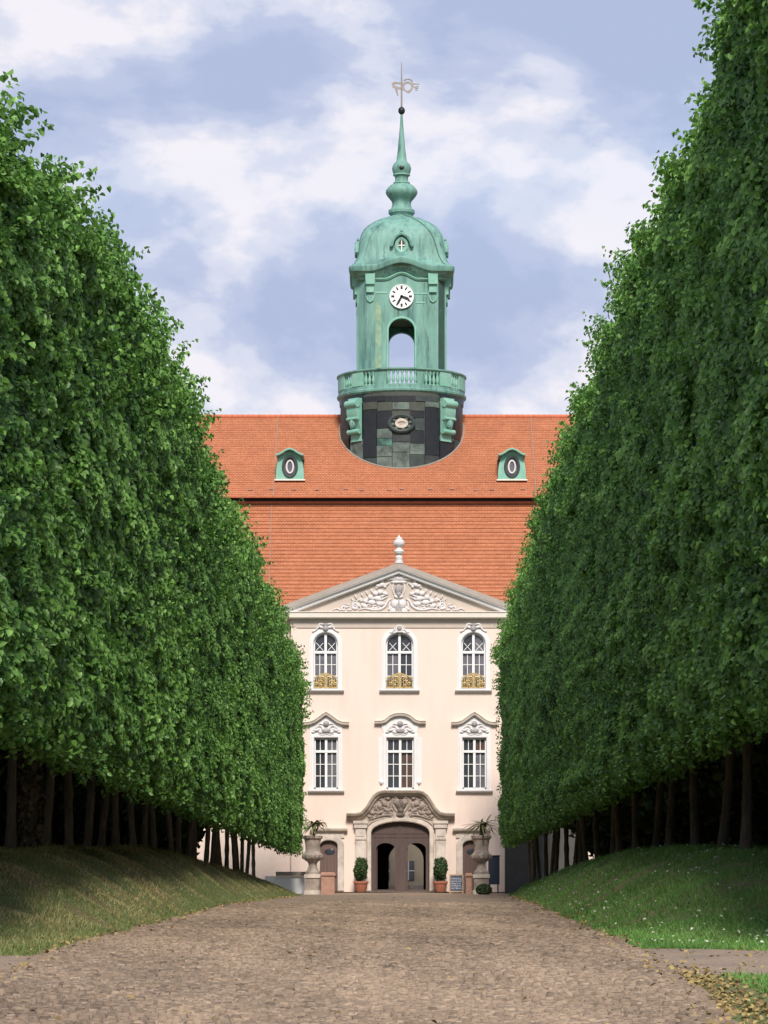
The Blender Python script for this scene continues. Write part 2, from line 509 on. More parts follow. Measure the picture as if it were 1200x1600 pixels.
# ------------------------------------------------------------------ ground form
ROAD_Y = [-80, 0, 29.5, 37.7, 46, 65, 89, 130, 188, 196, 200, 900]
ROAD_Z = [-1.6, -1.34, -1.22, -0.98, -0.77, -0.59, -0.365, -0.24, -0.15, -0.03, 0.04, 0.04]
def road_z(Y): return np.interp(Y, ROAD_Y, ROAD_Z)
def road_surf(X, Y):
    a, b = foot_l(Y) - 0.05, foot_r(Y) + 0.05
    return road_z(Y) + 0.02 * np.sin((X - a) / (b - a) * math.pi) + 0.012 * np.sin(X * 1.7 + Y * 0.8) + 0.012 * np.sin(X * 0.9 - Y * 1.3)
def foot_l(Y): return np.interp(Y, [0, 30, 46, 65, 98, 130, 160, 180, 192, 205], [-4.6, -4.75, -4.92, -4.92, -4.98, -5.1, -5.35, -5.7, -6.3, -7.5])
def foot_r(Y): return np.interp(Y, [0, 30, 46, 65, 85, 120, 150, 180, 194, 205], [3.1, 3.15, 3.42, 3.54, 3.8, 4.5, 5.3, 6.1, 6.6, 7.6])
def crest_l(Y): return np.interp(Y, [0, 40, 65, 99, 120, 153, 185, 193, 198], [0.2, 0.4, 0.85, 1.38, 1.2, 0.92, 0.46, 0.12, 0.04])
def crest_r(Y): return np.interp(Y, [0, 40, 58, 77, 90, 115, 144, 178, 192, 198], [0.1, 0.2, 0.66, 1.07, 1.18, 1.08, 0.68, 0.30, 0.08, 0.04])
def sstep(t):
    t = np.clip(t, 0, 1)
    return t * t * (3 - 2 * t)
def near_l(Y): return np.maximum(sstep((Y - 43) / 19), sstep((35 - Y) / 8))
def near_r(Y): return np.maximum(sstep((Y - 45.2) / 17), 0.8 * sstep((38.5 - Y) / 9))
def ground_z(X, Y):
    X = np.asarray(X, float); Y = np.asarray(Y, float)
    r = road_z(Y)
    wob = 0.10 * np.sin(Y * 0.9) + 0.07 * np.sin(Y * 2.3 + 1)
    sl = (-X + foot_l(Y) + wob) / np.maximum(7.9 + foot_l(Y), 0.9)
    sr = (X - foot_r(Y) + wob) / np.maximum(6.8 - foot_r(Y), 0.9)
    def shape(t):   # quick rise at the foot, rounded crest
        t = np.clip(t, 0, 1)
        return 0.55 * np.sin(t * math.pi / 2) + 0.45 * t * t * (3 - 2 * t)
    z = r - 0.03
    z = z + (crest_l(Y) - r + 0.03) * shape(sl) * near_l(Y)
    z = z + (crest_r(Y) - r + 0.03) * shape(sr) * near_r(Y)
    bump = 0.03 * np.sin(X * 2.1 + Y * 0.7) + 0.025 * np.sin(X * 1.3 - Y * 1.9 + 2)
    return z + bump * np.clip(np.maximum(sl, sr), 0, 1)

def axis(parts):
    out = []
    for a, b, st in parts:
        out += list(np.arange(a, b, st))
    return np.array(sorted(set(np.round(out, 4))))
gx = axis([(-900, -60, 120), (-60, -16, 6), (-16, -10, 0.8), (-10, -4.4, 0.22), (-4.4, 2.8, 0.8), (2.8, 9, 0.22), (9, 16, 0.8), (16, 60, 6), (60, 901, 120)])
gy = axis([(-300, -20, 40), (-20, 24, 4.4), (24, 110, 0.8), (110, 210, 1.6), (210, 300, 15), (300, 1601, 130)])
GX, GY = np.meshgrid(gx, gy)
GZ = ground_z(GX, GY)
nv, nu = GX.shape
V = np.stack([GX, GY, GZ], axis=2).reshape(-1, 3)
idx = np.arange(nv * nu).reshape(nv, nu)
F = np.stack([idx[:-1, :-1], idx[:-1, 1:], idx[1:, 1:], idx[1:, :-1]], axis=2).reshape(-1, 4)
ground = np_mesh('ground', V, F, M['soil'])
ground.data.polygons.foreach_set('use_smooth', [True] * len(ground.data.polygons))
tag(ground, 'grassy ground rising into turf banks on both sides of the road', kind='structure')

# road sheet
ry = axis([(-20, 24, 4), (24, 120, 0.6), (120, 201, 1.5)])
cols = 30
Vr = []
for Y in ry:
    a = foot_l(Y) - 0.05; b = foot_r(Y) + 0.05
    t = np.linspace(0, 1, cols)
    X = a + (b - a) * t
    z = road_surf(X, Y)
    Vr.append(np.stack([X, np.full(cols, Y), z], axis=1))
Vr = np.concatenate(Vr)
idx = np.arange(len(ry) * cols).reshape(len(ry), cols)
F = np.stack([idx[:-1, :-1], idx[:-1, 1:], idx[1:, 1:], idx[1:, :-1]], axis=2).reshape(-1, 4)
road = np_mesh('road', Vr, F, M['road'])
road.data.polygons.foreach_set('use_smooth', [True] * len(road.data.polygons))
tag(road, 'sandy cobbled carriage road leading up to the palace gate', kind='structure')

# palace forecourt
mb = MB()
xs = np.linspace(-40, 40, 41); ys = np.linspace(197.0, 246, 14)
for i in range(40):
    for j in range(13):
        mb.add([(xs[i], ys[j], 0.046), (xs[i + 1], ys[j], 0.046), (xs[i + 1], ys[j + 1], 0.046), (xs[i], ys[j + 1], 0.046)], [(0, 1, 2, 3)])
tag(mb.build('forecourt', M['road'], recalc=False), 'sandy forecourt at the foot of the palace', kind='structure')

def strip_path(name, x0, x1, y0, y1, label):
    X = np.linspace(x0, x1, 40); Y = np.linspace(y0, y1, 12)
    XX, YY = np.meshgrid(X, Y)
    ZZ = ground_z(XX, YY) + 0.028 - 0.05 * np.clip(np.abs((YY - (y0 + y1) / 2) / ((y1 - y0) / 2)) - 0.85, 0, 1) / 0.15
    idx = np.arange(XX.size).reshape(XX.shape)
    F = np.stack([idx[:-1, :-1], idx[:-1, 1:], idx[1:, 1:], idx[1:, :-1]], axis=2).reshape(-1, 4)
    o = np_mesh(name, np.stack([XX, YY, ZZ], axis=2).reshape(-1, 3), F, M['path'])
    return tag(o, label, kind='structure')
strip_path('path', -26, -4.7, 35, 43.8, 'gravel path branching off the road to the left')
strip_path('path', 3.2, 26, 38.2, 45.9, 'gravel path strewn with leaves branching off to the right')

# cobbles: far too small and many to pick apart singly
def cobbles():
    P = []
    y = 26.5
    row = 0
    while y < 100:
        a, b = float(foot_l(y)) + 0.1, float(foot_r(y)) - 0.1
        st = 0.125 if y < 55 else 0.17
        x = a + RNG.random() * st
        while x < b:
            P.append((x + RNG.normal(0, 0.012), y + RNG.normal(0, 0.018) + 0.05 * math.sin(x * 0.8 + row), st))
            x += st * (0.92 + 0.22 * RNG.random())
        y += st * 0.98
        row += 1
    P = np.array(P)
    n = len(P)
    r = P[:, 2] * (0.40 + 0.06 * RNG.random(n))
    h = 0.024 + 0.014 * RNG.random(n) + 0.008 * np.sin(P[:, 0] * 1.1 + P[:, 1] * 0.55) + 0.006 * np.sin(P[:, 1] * 1.9)
    zb = road_surf(P[:, 0], P[:, 1]) - 0.004
    ang = RNG.normal(0, 0.15, n)
    vs = []
    for q in range(4):
        t = ang + math.pi / 4 + q * math.pi / 2
        rr = r * 1.38 * (0.92 + 0.16 * RNG.random(n))
        vs.append(np.stack([P[:, 0] + np.cos(t) * rr, P[:, 1] + np.sin(t) * rr, zb - 0.02], axis=1))
    for q in range(4):
        t = ang + math.pi / 4 + q * math.pi / 2
        rr = r * 0.95
        vs.append(np.stack([P[:, 0] + np.cos(t) * rr, P[:, 1] + np.sin(t) * rr, zb + h + RNG.normal(0, 0.005, n)], axis=1))
    V = np.stack(vs, axis=1).reshape(-1, 3)
    i = np.arange(n)[:, None] * 8
    F = np.concatenate([i + np.array([f]) for f in ([4, 5, 6, 7], [0, 1, 5, 4], [1, 2, 6, 5], [2, 3, 7, 6], [3, 0, 4, 7])], axis=1).reshape(-1, 4)
    patch = 0.12 * np.sin(P[:, 0] * 0.7 + 1) * np.sin(P[:, 1] * 0.23) + 0.08 * np.sin(P[:, 0] * 2.1 + P[:, 1] * 0.6)
    for lane in (-2.2, -0.6, 1.4):          # worn wheel lanes
        patch = patch + 0.13 * np.exp(-((P[:, 0] - lane - 0.2 * np.sin(P[:, 1] * 0.06)) / 0.35) ** 2)
    t = np.repeat(np.clip(0.94 + patch + RNG.normal(0, 0.17, n), 0.45, 1.5), 5)
    o = np_mesh('cobblestones', V, F, M['cobble'], t, parent=road)
    tag(o, kind='stuff')
cobbles()

# ------------------------------------------------------------------ palace
FY = 200.0
def fx(x): return (x - 628) / 25.0
def fz(y): return (1395 - y) / 25.0
CX = 625.0      # facade axis in photograph pixels

palace = empty('palace', (fx(CX), FY, 0.04))
PINV = Vector((-fx(CX), -FY, -0.04))
def pb(mb, name, m, parent=None, smooth=False):
    """build a palace part with world coordinates under the palace."""
    o = mb.build(name, m, smooth=smooth)
    o.parent = parent or palace
    return o
# every child keeps world coordinates: cancel the parent's offset on direct parts
def part_empty(name, parent=None):
    o = empty(name, parent=parent or palace)
    if parent is None: o.location = PINV
    return o
def direct(mb, name, m, smooth=False):
    o = mb.build(name, m, palace, smooth)
    o.location = PINV
    return o

def arch_pts(x0, x1, zs, zt, n=12):
    """elliptic arch from (x0, zs) over zt to (x1, zs), left to right."""
    c, a = (x0 + x1) / 2, (x1 - x0) / 2
    return [(c - a * math.cos(math.pi * i / n), zs + (zt - zs) * math.sin(math.pi * i / n)) for i in range(n + 1)]
def opening(x0, x1, z0, zs, zt, n=12):
    return [(x0, z0)] + arch_pts(x0, x1, zs, zt, n) + [(x1, z0)]

UPW = [(490, 527.5), (603, 645.5), (721, 758.5)]
LOW = [(491, 528), (604, 646.5), (722.5, 760)]
holes = []
for a, b in UPW: holes.append(opening(fx(a), fx(b), fz(1076), fz(1006), fz(988.5)))
for a, b in LOW: holes.append([(fx(a), fz(1233)), (fx(a), fz(1153)), (fx(b), fz(1153)), (fx(b), fz(1233))])
gate = opening(fx(580), fx(671), fz(1391.5), fz(1301), fz(1284))
doors = [opening(fx(500), fx(527.5), fz(1391.5), fz(1321), fz(1313)), opening(fx(723), fx(750.5), fz(1391.5), fz(1321), fz(1313))]
RX0, RX1 = fx(455), fx(795)
# wall: notch the ground openings out of the outline
outline = [(RX0, 0.04), (RX0, fz(957)), (RX1, fz(957)), (RX1, 0.04)]
for op in (doors[1], gate, doors[0]):
    outline += [(op[-1][0], 0.04)] + list(reversed(op[1:-1])) + [(op[0][0], 0.04)]
mb = MB()
mb.prism(outline, FY, FY + 0.45, holes)
direct(mb, 'wall', M['plaster'])
# set back wings
for a, b in ((fx(628 - 560), RX0), (RX1, fx(628 + 560))):
    mb = MB(); mb.box(a, b, FY + 0.55, FY + 1.0, 0.04, fz(957)); direct(mb, 'wing_wall', M['plaster'])
# quoin strip at both corners of the risalit
for a in (RX0, RX1 - 0.34):
    mb = MB(); mb.box(a, a + 0.34, FY - 0.05, FY - 0.003, 0.05, fz(980)); direct(mb, 'corner_strip', M['plaster'])
# plinth behind dark rooms
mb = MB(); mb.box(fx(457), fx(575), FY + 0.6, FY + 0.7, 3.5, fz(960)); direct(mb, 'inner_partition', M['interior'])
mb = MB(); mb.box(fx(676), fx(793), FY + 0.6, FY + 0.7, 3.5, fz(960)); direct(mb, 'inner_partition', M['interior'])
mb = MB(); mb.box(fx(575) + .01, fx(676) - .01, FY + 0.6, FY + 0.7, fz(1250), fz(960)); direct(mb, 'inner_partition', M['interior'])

# frieze and cornice
mb = MB(); mb.box(RX0 - 0.05, RX1 + 0.05, FY - 0.06, FY - 0.002, fz(981), fz(966)); direct(mb, 'frieze', M['frieze'])
def hsweep(x0, x1, z, prof, y=FY):
    q = MB(); q.sweep([(x0, z), (x1, z)], prof, y); return q
CORN = [(0, 0), (0, 0.20), (0.05, 0.26), (0.08, 0.46), (0.36, 0.50), (0.40, 0.56), (0.44, 0.56), (0.44, 0)]
direct(hsweep(fx(445), fx(801), fz(967.5), CORN), 'cornice', M['cream'])
for a, b in ((fx(628 - 560), RX0 - 0.4), (RX1 + 0.4, fx(628 + 560))):
    direct(hsweep(a, b, fz(967.5), CORN, FY + 0.55), 'cornice', M['cream'])

# pediment
pd = part_empty('pediment')
ax, az = 623.0, 890.0
mb = MB()
mb.prism([(fx(452), fz(956)), (fx(794), fz(956)), (fx(ax), fz(896))], FY + 0.02, FY + 0.4)
pb(mb, 'tympanum', M['frieze'], pd)
mb = MB()
mb.sweep([(fx(444), fz(955.8)), (fx(ax), fz(889.5)), (fx(802), fz(955.8))], [(-0.30, 0), (-0.30, 0.22), (-0.24, 0.30), (-0.04, 0.34), (-0.02, 0.48), (0.02, 0.50), (0.02, 0)], FY)
pb(mb, 'raking_moulding', M['trim'], pd)
mb = MB()
mb.sweep([(fx(442), fz(955.8)), (fx(ax), fz(889.0)), (fx(804), fz(955.8))], [(0.025, -6.5), (0.025, 0.42), (0.30, 0.32), (0.36, 0.20), (0.36, -6.5)], FY)
pb(mb, 'pediment_roof', M['flash'], pd)

def relief(prims, ox, oy, k, Y, name, m, parent, mirror=True, depth=1.0):
    """carved relief in picture units: ('b', x, y, rx, ry, rot) blobs and ('t', r, pts) scrolls, mirrored about ox."""
    q = MB()
    sides = (1, -1) if mirror else (1,)
    for p in prims:
        for s in sides:
            if p[0] == 'b':
                _, x, y, rx, ry, rot = p
                q.blob((fx(ox + s * x), Y - 0.02, fz(oy) - y * k / 25 if False else fz(oy + y)), (rx / 25, min(min(rx, ry) / 25 * 0.75 * depth + 0.03, 0.17), ry / 25), 10, R(rot) * s)
            else:
                _, r, pts = p
                # smooth the polyline a little
                pp = []
                for i in range(len(pts) - 1):
                    p0 = pts[max(i - 1, 0)]; p1 = pts[i]; p2 = pts[i + 1]; p3 = pts[min(i + 2, len(pts) - 1)]
                    for t in (0, 0.25, 0.5, 0.75):
                        pp.append(tuple(0.5 * (2 * p1[d] + (p2[d] - p0[d]) * t + (2 * p0[d] - 5 * p1[d] + 4 * p2[d] - p3[d]) * t * t + (3 * p1[d] - p0[d] - 3 * p2[d] + p3[d]) * t ** 3) for d in (0, 1)))
                pp.append(pts[-1])
                n = len(pp)
                q.tube([(fx(ox + s * a), Y - r / 25 * 0.5, fz(oy + b)) for a, b in pp], [r / 25 * (0.35 + 0.65 * math.sin(math.pi * min(1, (i + 1) / (n + 1)) ** 0.6)) for i in range(n)], 7)
    return pb(q, name, m, parent, True)

def spiral(cx, cy, r0, turns, a0, sgn=1, n=14):
    return [(cx + r0 * (1 - 0.8 * i / n) * math.cos(a0 + sgn * turns * 2 * math.pi * i / n), cy + r0 * (1 - 0.8 * i / n) * math.sin(a0 + sgn * turns * 2 * math.pi * i / n)) for i in range(n + 1)]

prims = []
# crown and canopy
prims += [('b', 0, -21, 5, 3.5, 0), ('b', 8, -17.5, 11, 2.4, 8), ('b', 14, -14.5, 7, 2.0, 0), ('t', 1.6, [(0, -14.5), (8, -14.3), (17, -13)]), ('b', 4, -10, 9, 2.6, 0)]
# putti beside the shield
prims += [('b', 26.5, -12, 3.2, 3.4, 0), ('b', 27.5, -5.5, 6.5, 4.6, -20), ('b', 33, -4, 5.5, 3.2, 15), ('b', 22.5, -3, 3.4, 3.6, 20), ('t', 1.8, [(24, -7), (19, -6), (15, -9)]), ('b', 36, -1, 3, 2.0, 40)]
# inner shield and mask
prims += [('b', 0, 1, 6.5, 8, 0), ('t', 1.3, [(8, -8), (9.5, 0), (8, 7), (5, 11)]), ('b', 0, 9, 4.5, 4.5, 0), ('b', 4, 13, 4, 2.5, 30)]
# lower cartouche, hanging over the cornice
prims += [('b', 0, 29, 10.5, 11.5, 0), ('b', 5, 24, 7, 7, 0), ('b', 8, 34, 5, 4, 0), ('b', 0, 39.5, 6, 4, 0), ('t', 1.5, [(13, 20), (15, 27), (12, 34), (15, 37)]), ('b', 14, 31, 4.5, 2.4, -30)]
# sweeping bands
prims += [('t', 1.9, [(12, 16), (17, 20), (21, 27), (29, 32), (40, 33), (52, 31), (62, 33)]), ('t', 1.5, [(17, 8), (26, 12), (38, 14), (50, 18)]), ('t', 1.3, [(18, 13), (30, 19), (42, 24), (56, 27)])]
# foliage fields
for (x, y, a, b, r) in [(22, 8, 6, 4, 20), (30, 6, 6, 5, -10), (38, 8, 6, 5, 30), (34, 16, 8, 5, 15), (46, 14, 6, 5, 40), (44, 22, 8, 5, 10), (54, 20, 5, 4, 50), (30, 24, 8, 5, 0), (56, 27, 7, 4, 20), (66, 26, 5, 3, 40), (72, 31, 6, 2.6, 10), (80, 33, 5, 2.0, 0), (62, 18, 2, 5, -30), (70, 13, 1.8, 5.5, -28), (75, 18, 1.6, 5, -35), (52, 7, 2.0, 5, -25), (44, 4, 2.2, 4.5, -20), (82, 25, 1.5, 4.2, -40), (60, 10, 1.6, 4.4, -30)]:
    prims.append(('b', x, y, a, b, r))
prims += [('t', 1.4, spiral(68, 28, 6, 1.1, 3.4)), ('t', 1.4, spiral(86, 31.5, 4.2, 1.1, 3.4)), ('t', 1.3, spiral(50, 25, 5, 1.1, 2.6)), ('t', 1.2, [(90, 34), (97, 31), (103, 34)])]
rr_ = random.Random(5)
prims = [(p[0], p[1], p[2], p[3] * 0.8, p[4] * 0.8, p[5]) if (p[0] == 'b' and p[1] > 20) else p for p in prims]
for i in range(34):
    x = rr_.uniform(18, 84); top = -8 + 0.42 * x
    y = rr_.uniform(top + 2, 32); a = rr_.uniform(-2.6, 0.2); L = rr_.uniform(5, 10); c = rr_.choice((-0.5, 0.5, 0.8))
    pts = [(x, y)]
    for j in range(4):
        pts.append((pts[-1][0] + L / 4 * math.cos(a), max(top - 3, pts[-1][1] + L / 4 * math.sin(a)))); a += c
    prims.append(('t', rr_.uniform(0.8, 1.4), pts))
# compress the outer field under the raking cornice
prims = [(p[0], p[1] * 0.96, p[2], *p[3:]) if p[0] == 'b' else p for p in prims]
relief(prims, ax, 919.5, 1, FY + 0.0, 'coat_of_arms', M['stucco'], pd)
# small keystone ring below the cartouche is part of the middle window
# finial vase on the apex
mb = MB()
fprof = [(0.30, 0), (0.30, 0.18), (0.22, 0.22), (0.26, 0.5), (0.18, 0.62), (0.16, 0.72), (0.30, 0.78), (0.36, 0.95), (0.33, 1.05), (0.20, 1.12), (0.17, 1.25), (0.34, 1.42), (0.40, 1.62), (0.36, 1.78), (0.24, 1.86), (0.26, 1.95), (0.14, 2.05), (0.06, 2.12), (0.02, 2.25)]
mb.lathe([(r * 0.92, z * 0.80) for r, z in fprof], (fx(ax + 0.5), FY - 0.1, fz(881)), 14)
for i in range(7):
    a = i * 2 * math.pi / 7
    mb.blob((fx(ax + 0.5) + 0.27 * math.cos(a), FY - 0.1 + 0.27 * math.sin(a), fz(881) + 1.26), (0.10, 0.10, 0.13), 7)
pb(mb, 'finial_vase', M['stucco'], pd, True)

# windows
def window(x0, x1, yb, ys, yt, arched, mid, panes, i):
    w = part_empty('window')
    X0, X1, ZB, ZS, ZT = fx(x0), fx(x1), fz(yb), fz(ys), fz(yt)
    xc = (X0 + X1) / 2
    ring = opening(X0, X1, ZB, ZS, ZT) if arched else [(X0, ZB), (X0, ZT), (X1, ZT), (X1, ZB)]
    q = MB()
    q.sweep([(p[0], p[1] - (0.0 if 0 < j < len(ring) - 1 else 0.0)) for j, p in enumerate(ring)], [(0.0, -0.2), (0.0, 0.05), (0.05, 0.09), (0.17, 0.09), (0.20, 0.06), (0.27, 0.05), (0.27, -0.02)], FY)
    pb(q, 'surround', M['trim'], w)
    q = MB()
    q.sweep(ring, [(0.0, -0.30), (0.0, -0.14), (-0.09, -0.14), (-0.09, -0.30)], FY)
    q.box(X0, X1, FY + 0.14, FY + 0.30, ZB, ZB + 0.10)
    zt = fz(1019) if arched else fz(1174)
    q.box(xc - 0.075, xc + 0.075, FY + 0.11, FY + 0.28, ZB + 0.1, ZT - 0.02)
    q.box(X0 + 0.08, X1 - 0.08, FY + 0.09, FY + 0.27, zt - 0.075, zt + 0.075)
    pb(q, 'frame', M['frame'], w)
    # panes, one for each casement and each top light
    k = 0
    for s in (0, 1):
        a, b = (X0 + 0.06, xc - 0.05) if s == 0 else (xc + 0.05, X1 - 0.06)
        q = MB(); q.prism([(a, ZB + 0.06), (b, ZB + 0.06), (b, zt - 0.04), (a, zt - 0.04)], FY + 0.24, FY + 0.26)
        pb(q, 'pane', M[panes[s]], w)
        if arched:
            pts = [p for p in arch_pts(X0 + 0.06, X1 - 0.06, ZS, ZT - 0.05, 16) if a - 0.001 <= p[0] <= b + 0.001]
            poly = [(b, zt + 0.04), (b, pts[-1][1])] if s == 0 else [(b, zt + 0.04)]
            poly = [(a, zt + 0.04), (b, zt + 0.04)] + ([(b, ZT - 0.06)] if s == 0 else []) + list(reversed(pts)) + ([(a, ZT - 0.06)] if s == 1 else [])
        else:
            poly = [(a, zt + 0.04), (b, zt + 0.04), (b, ZT - 0.03), (a, ZT - 0.03)]
        q = MB(); q.prism(poly, FY + 0.24, FY + 0.26)
        pb(q, 'pane', M[panes[2 + s]], w)
        # glazing bars
        q = MB()
        m_ = (a + b) / 2
        q.box(m_ - 0.022, m_ + 0.022, FY + 0.195, FY + 0.235, ZB + 0.1, zt - 0.07)
        nb = 3
        for j in range(1, nb):
            zz = ZB + 0.1 + (zt - ZB - 0.17) * j / nb
            q.box(a, b, FY + 0.197, FY + 0.233, zz - 0.022, zz + 0.022)
        if arched:
            h = 0.40
            for (sx, sz) in ((1, 1), (1, -1)):
                q.tube([(m_ - 0.22, FY + 0.21, zt + 0.35 - 0.24 * sz), (m_, FY + 0.21, zt + 0.35), (m_ + 0.22, FY + 0.21, zt + 0.35 + 0.24 * sz)], 0.022, 6)
        else:
            q.box(m_ - 0.022, m_ + 0.022, FY + 0.195, FY + 0.235, zt + 0.07, ZT - 0.05)
        pb(q, 'glazing_bars', M['frame'], w)
    # sill
    q = MB()
    q.sweep([(X0 - 0.40, ZB - 0.26), (X1 + 0.40, ZB - 0.26)], [(0, 0), (0, 0.08), (0.07, 0.16), (0.11, 0.26), (0.17, 0.28), (0.17, 0)], FY)
    pb(q, 'sill', M['stucco'], w)
    q = MB(); q.box(X0 - 0.30, X1 + 0.30, FY - 0.07, FY + 0.2, ZB - 0.085, ZB + 0.0)
    pb(q, 'sill_board', M['trim'], w)
    pxc = (x0 + x1) / 2
    if arched:
        # gilded window grille
        q = MB()
        gz0, gz1 = ZB + 0.02, fz(1052)
        q.sweep([(X0 + 0.02, gz1 - 0.32), (xc - 0.35, gz1 - 0.10), (xc, gz1), (xc + 0.35, gz1 - 0.10), (X1 - 0.02, gz1 - 0.32)], [(-0.04, 0), (-0.04, 0.06), (0.04, 0.06), (0.04, 0)], FY - 0.02)
        q.box(X0 + 0.02, X1 - 0.02, FY - 0.08, FY - 0.02, gz0, gz0 + 0.09)
        q.box(xc - 0.05, xc + 0.05, FY - 0.09, FY - 0.03, gz0, gz1)
        n = 13
        for j in range(n):
            x = X0 + 0.07 + (X1 - X0 - 0.14) * j / (n - 1)
            top = gz1 - 0.42 * abs((x - xc) / ((X1 - X0) / 2)) ** 1.3 - 0.03
            q.tube([(x, FY - 0.04, gz0 + 0.05), (x, FY - 0.10, gz0 + 0.3), (x, FY - 0.05, top)], 0.024, 5)
        for s in (-1, 1):
            for (cx_, cz_, r_) in ((0.36, 0.34, 0.2), (0.20, 0.62, 0.13), (0.58, 0.26, 0.12), (0.30, 0.15, 0.1)):
                pts = [(xc + s * cx_ + r_ * (1 - 0.07 * t) * math.cos(t * 0.7), FY - 0.10, gz0 + cz_ + r_ * (1 - 0.07 * t) * math.sin(t * 0.7)) for t in range(11)]
                q.tube(pts, 0.035, 5)
        pb(q, 'grille', M['gold'], w)
        # keystone ornament
        if mid:
            pr = [('b', 0, 2, 4.5, 4.5, 0), ('t', 1.6, spiral(0, 1, 8, 0.98, 0.0)), ('t', 1.3, [(8, 3), (12, 8), (16, 8)]), ('b', 6, 8, 4, 2, -30)]
            relief(pr, pxc, 980, 1, FY - 0.08, 'keystone', M['stucco'], w)
        else:
            pr = [('b', 0, 3, 5, 5, 0), ('b', 7, 1, 4, 2.5, 20), ('t', 1.6, [(2, -3), (9, -4), (12, 2), (17, 7), (21, 7)]), ('b', 0, -3, 6, 2, 0)]
            relief(pr, pxc, 979, 1, FY - 0.06, 'keystone', M['stucco'], w)
    else:
        # curved hood and carved panel above the window
        if mid:
            path = [(pxc - 40, 1127), (pxc - 30, 1127), (pxc - 24, 1125), (pxc - 17, 1119), (pxc - 9, 1115.5), (pxc, 1114.5)]
        else:
            path = [(pxc - 36, 1129), (pxc - 26, 1128.5), (pxc - 19, 1126), (pxc - 12, 1121), (pxc - 6, 1116.5), (pxc, 1113)]
        path = path + [(2 * pxc - a, b) for a, b in reversed(path[:-1])]
        q = MB()
        q.sweep([(fx(a), fz(b)) for a, b in path], [(-0.22, 0), (-0.22, 0.10), (-0.17, 0.16), (-0.15, 0.27), (-0.04, 0.30), (0.0, 0.34), (0.02, 0.34), (0.02, 0)], FY)
        pb(q, 'hood', M['stone_pale'], w)
        q = MB()
        base = [(fx(pxc + 24), fz(1152)), (fx(pxc - 24), fz(1152))]
        q.prism([(fx(a), fz(b + 5)) for a, b in path if abs(a - pxc) < 32] + base, FY - 0.055, FY + 0.01)
        pb(q, 'panel', M['trim'], w)
        pr = [('b', 0, -7, 5, 4.5, 0), ('b', 0, 4, 7, 4, 0), ('t', 1.3, spiral(11, 0, 5, 1.0, 2.5)), ('b', 15, 3, 5, 2.4, -15), ('t', 1.2, [(4, -6), (10, -7), (15, -2), (21, 4)]), ('b', 9, 6, 4, 2, 20), ('b', 20, 6, 3, 1.6, 0), ('t', 1.2, [(0, 9), (7, 10), (12, 8)])]
        relief(pr, pxc, 1138, 1, FY - 0.06, 'carved_panel', M['stucco'], w)
        if mid:
            for a_, b_ in ((X0 - 0.50, X0 - 0.275), (X1 + 0.275, X1 + 0.50)):
                q = MB(); q.box(a_, b_, FY - 0.03, FY + 0.01, fz(1222), fz(1152)); pb(q, 'side_strip', M['trim'], w)
            for s_ in (-1, 1):
                relief([('b', 0, 0, 3.5, 4, 0), ('t', 1.0, spiral(0.5, -1, 4, 0.9, 0.4))], pxc + s_ * 29, 1222, 1, FY - 0.02, 'scroll', M['trim'], w, mirror=False)
    return w
pan_u = [('glass_grey', 'glass_grey', 'glass', 'glass'), ('glass_grey', 'glass', 'glass', 'glass'), ('glass_grey', 'glass_grey', 'glass', 'glass_grey')]
pan_l = [('glass', 'glass_grey', 'glass', 'glass_grey'), ('glass', 'glass_warm', 'glass', 'glass'), ('glass', 'glass_grey', 'glass', 'glass_warm')]
for i in range(3):
    window(*UPW[i], 1076, 1006, 988.5, True, i == 1, pan_u[i], i)
    window(*LOW[i], 1233, 1153, 1153, False, i == 1, pan_l[i], i)

# portal
po = part_empty('portal')
mb = MB()
for s in (-1, 1):
    c = 626 + s * 59.0
    def bx(a, b, y0, y1, d, q=mb):
        q.box(min(fx(c + a), fx(c + b)), max(fx(c + a), fx(c + b)), FY - d, FY - 0.001, fz(y1), fz(y0))
for s in (-1, 1):
    q = MB()
    c = 626 + s * 59.5
    def bx(a, b, y0, y1, d):
        q.box(min(fx(c + s * a), fx(c + s * b)), max(fx(c + s * a), fx(c + s * b)), FY - d, FY - 0.001, fz(y1), fz(y0))
    bx(-7, 13, 1370, 1392.5, 0.36)         # plinth
    bx(-5, 11, 1312, 1370, 0.26)           # shaft
    bx(-3, 9, 1316, 1366, 0.30)
    bx(-5.5, 11.5, 1309, 1312, 0.32)
    bx(-5, 11, 1294, 1309, 0.28)
    bx(-3, 9, 1296, 1307, 0.31)
    bx(-7, 13, 1287, 1294, 0.36)           # capital
    bx(-8, 14.5, 1282.5, 1287, 0.42)
    pb(q, 'pilaster', M['stone_pale'], po)
q = MB()
q.sweep(gate, [(0, -0.40), (0, 0.12), (0.06, 0.17), (0.24, 0.17), (0.30, 0.10), (0.30, -0.001)], FY)
pb(q, 'arch_surround', M['stone_pale'], po)
half = [(541.5, 1271), (556, 1271), (564, 1269), (571, 1262), (577, 1252), (583, 1243), (590, 1237.5), (598, 1235.5)]
hood = half + [(1252 - a, b) for a, b in reversed(half)]
q = MB()
back = [(fx(a), fz(b + 2)) for a, b in hood if 549 < a < 703]
back = [(fx(549), fz(1283)), (fx(549), fz(1273))] + back + [(fx(703), fz(1273)), (fx(703), fz(1283))] + [(p[0], p[1] + 0.28) for p in reversed(arch_pts(fx(574), fx(677), fz(1301), fz(1284)))]
q.prism(back, FY - 0.14, FY - 0.002)
pb(q, 'tympanum', M['stone'], po)
q = MB()
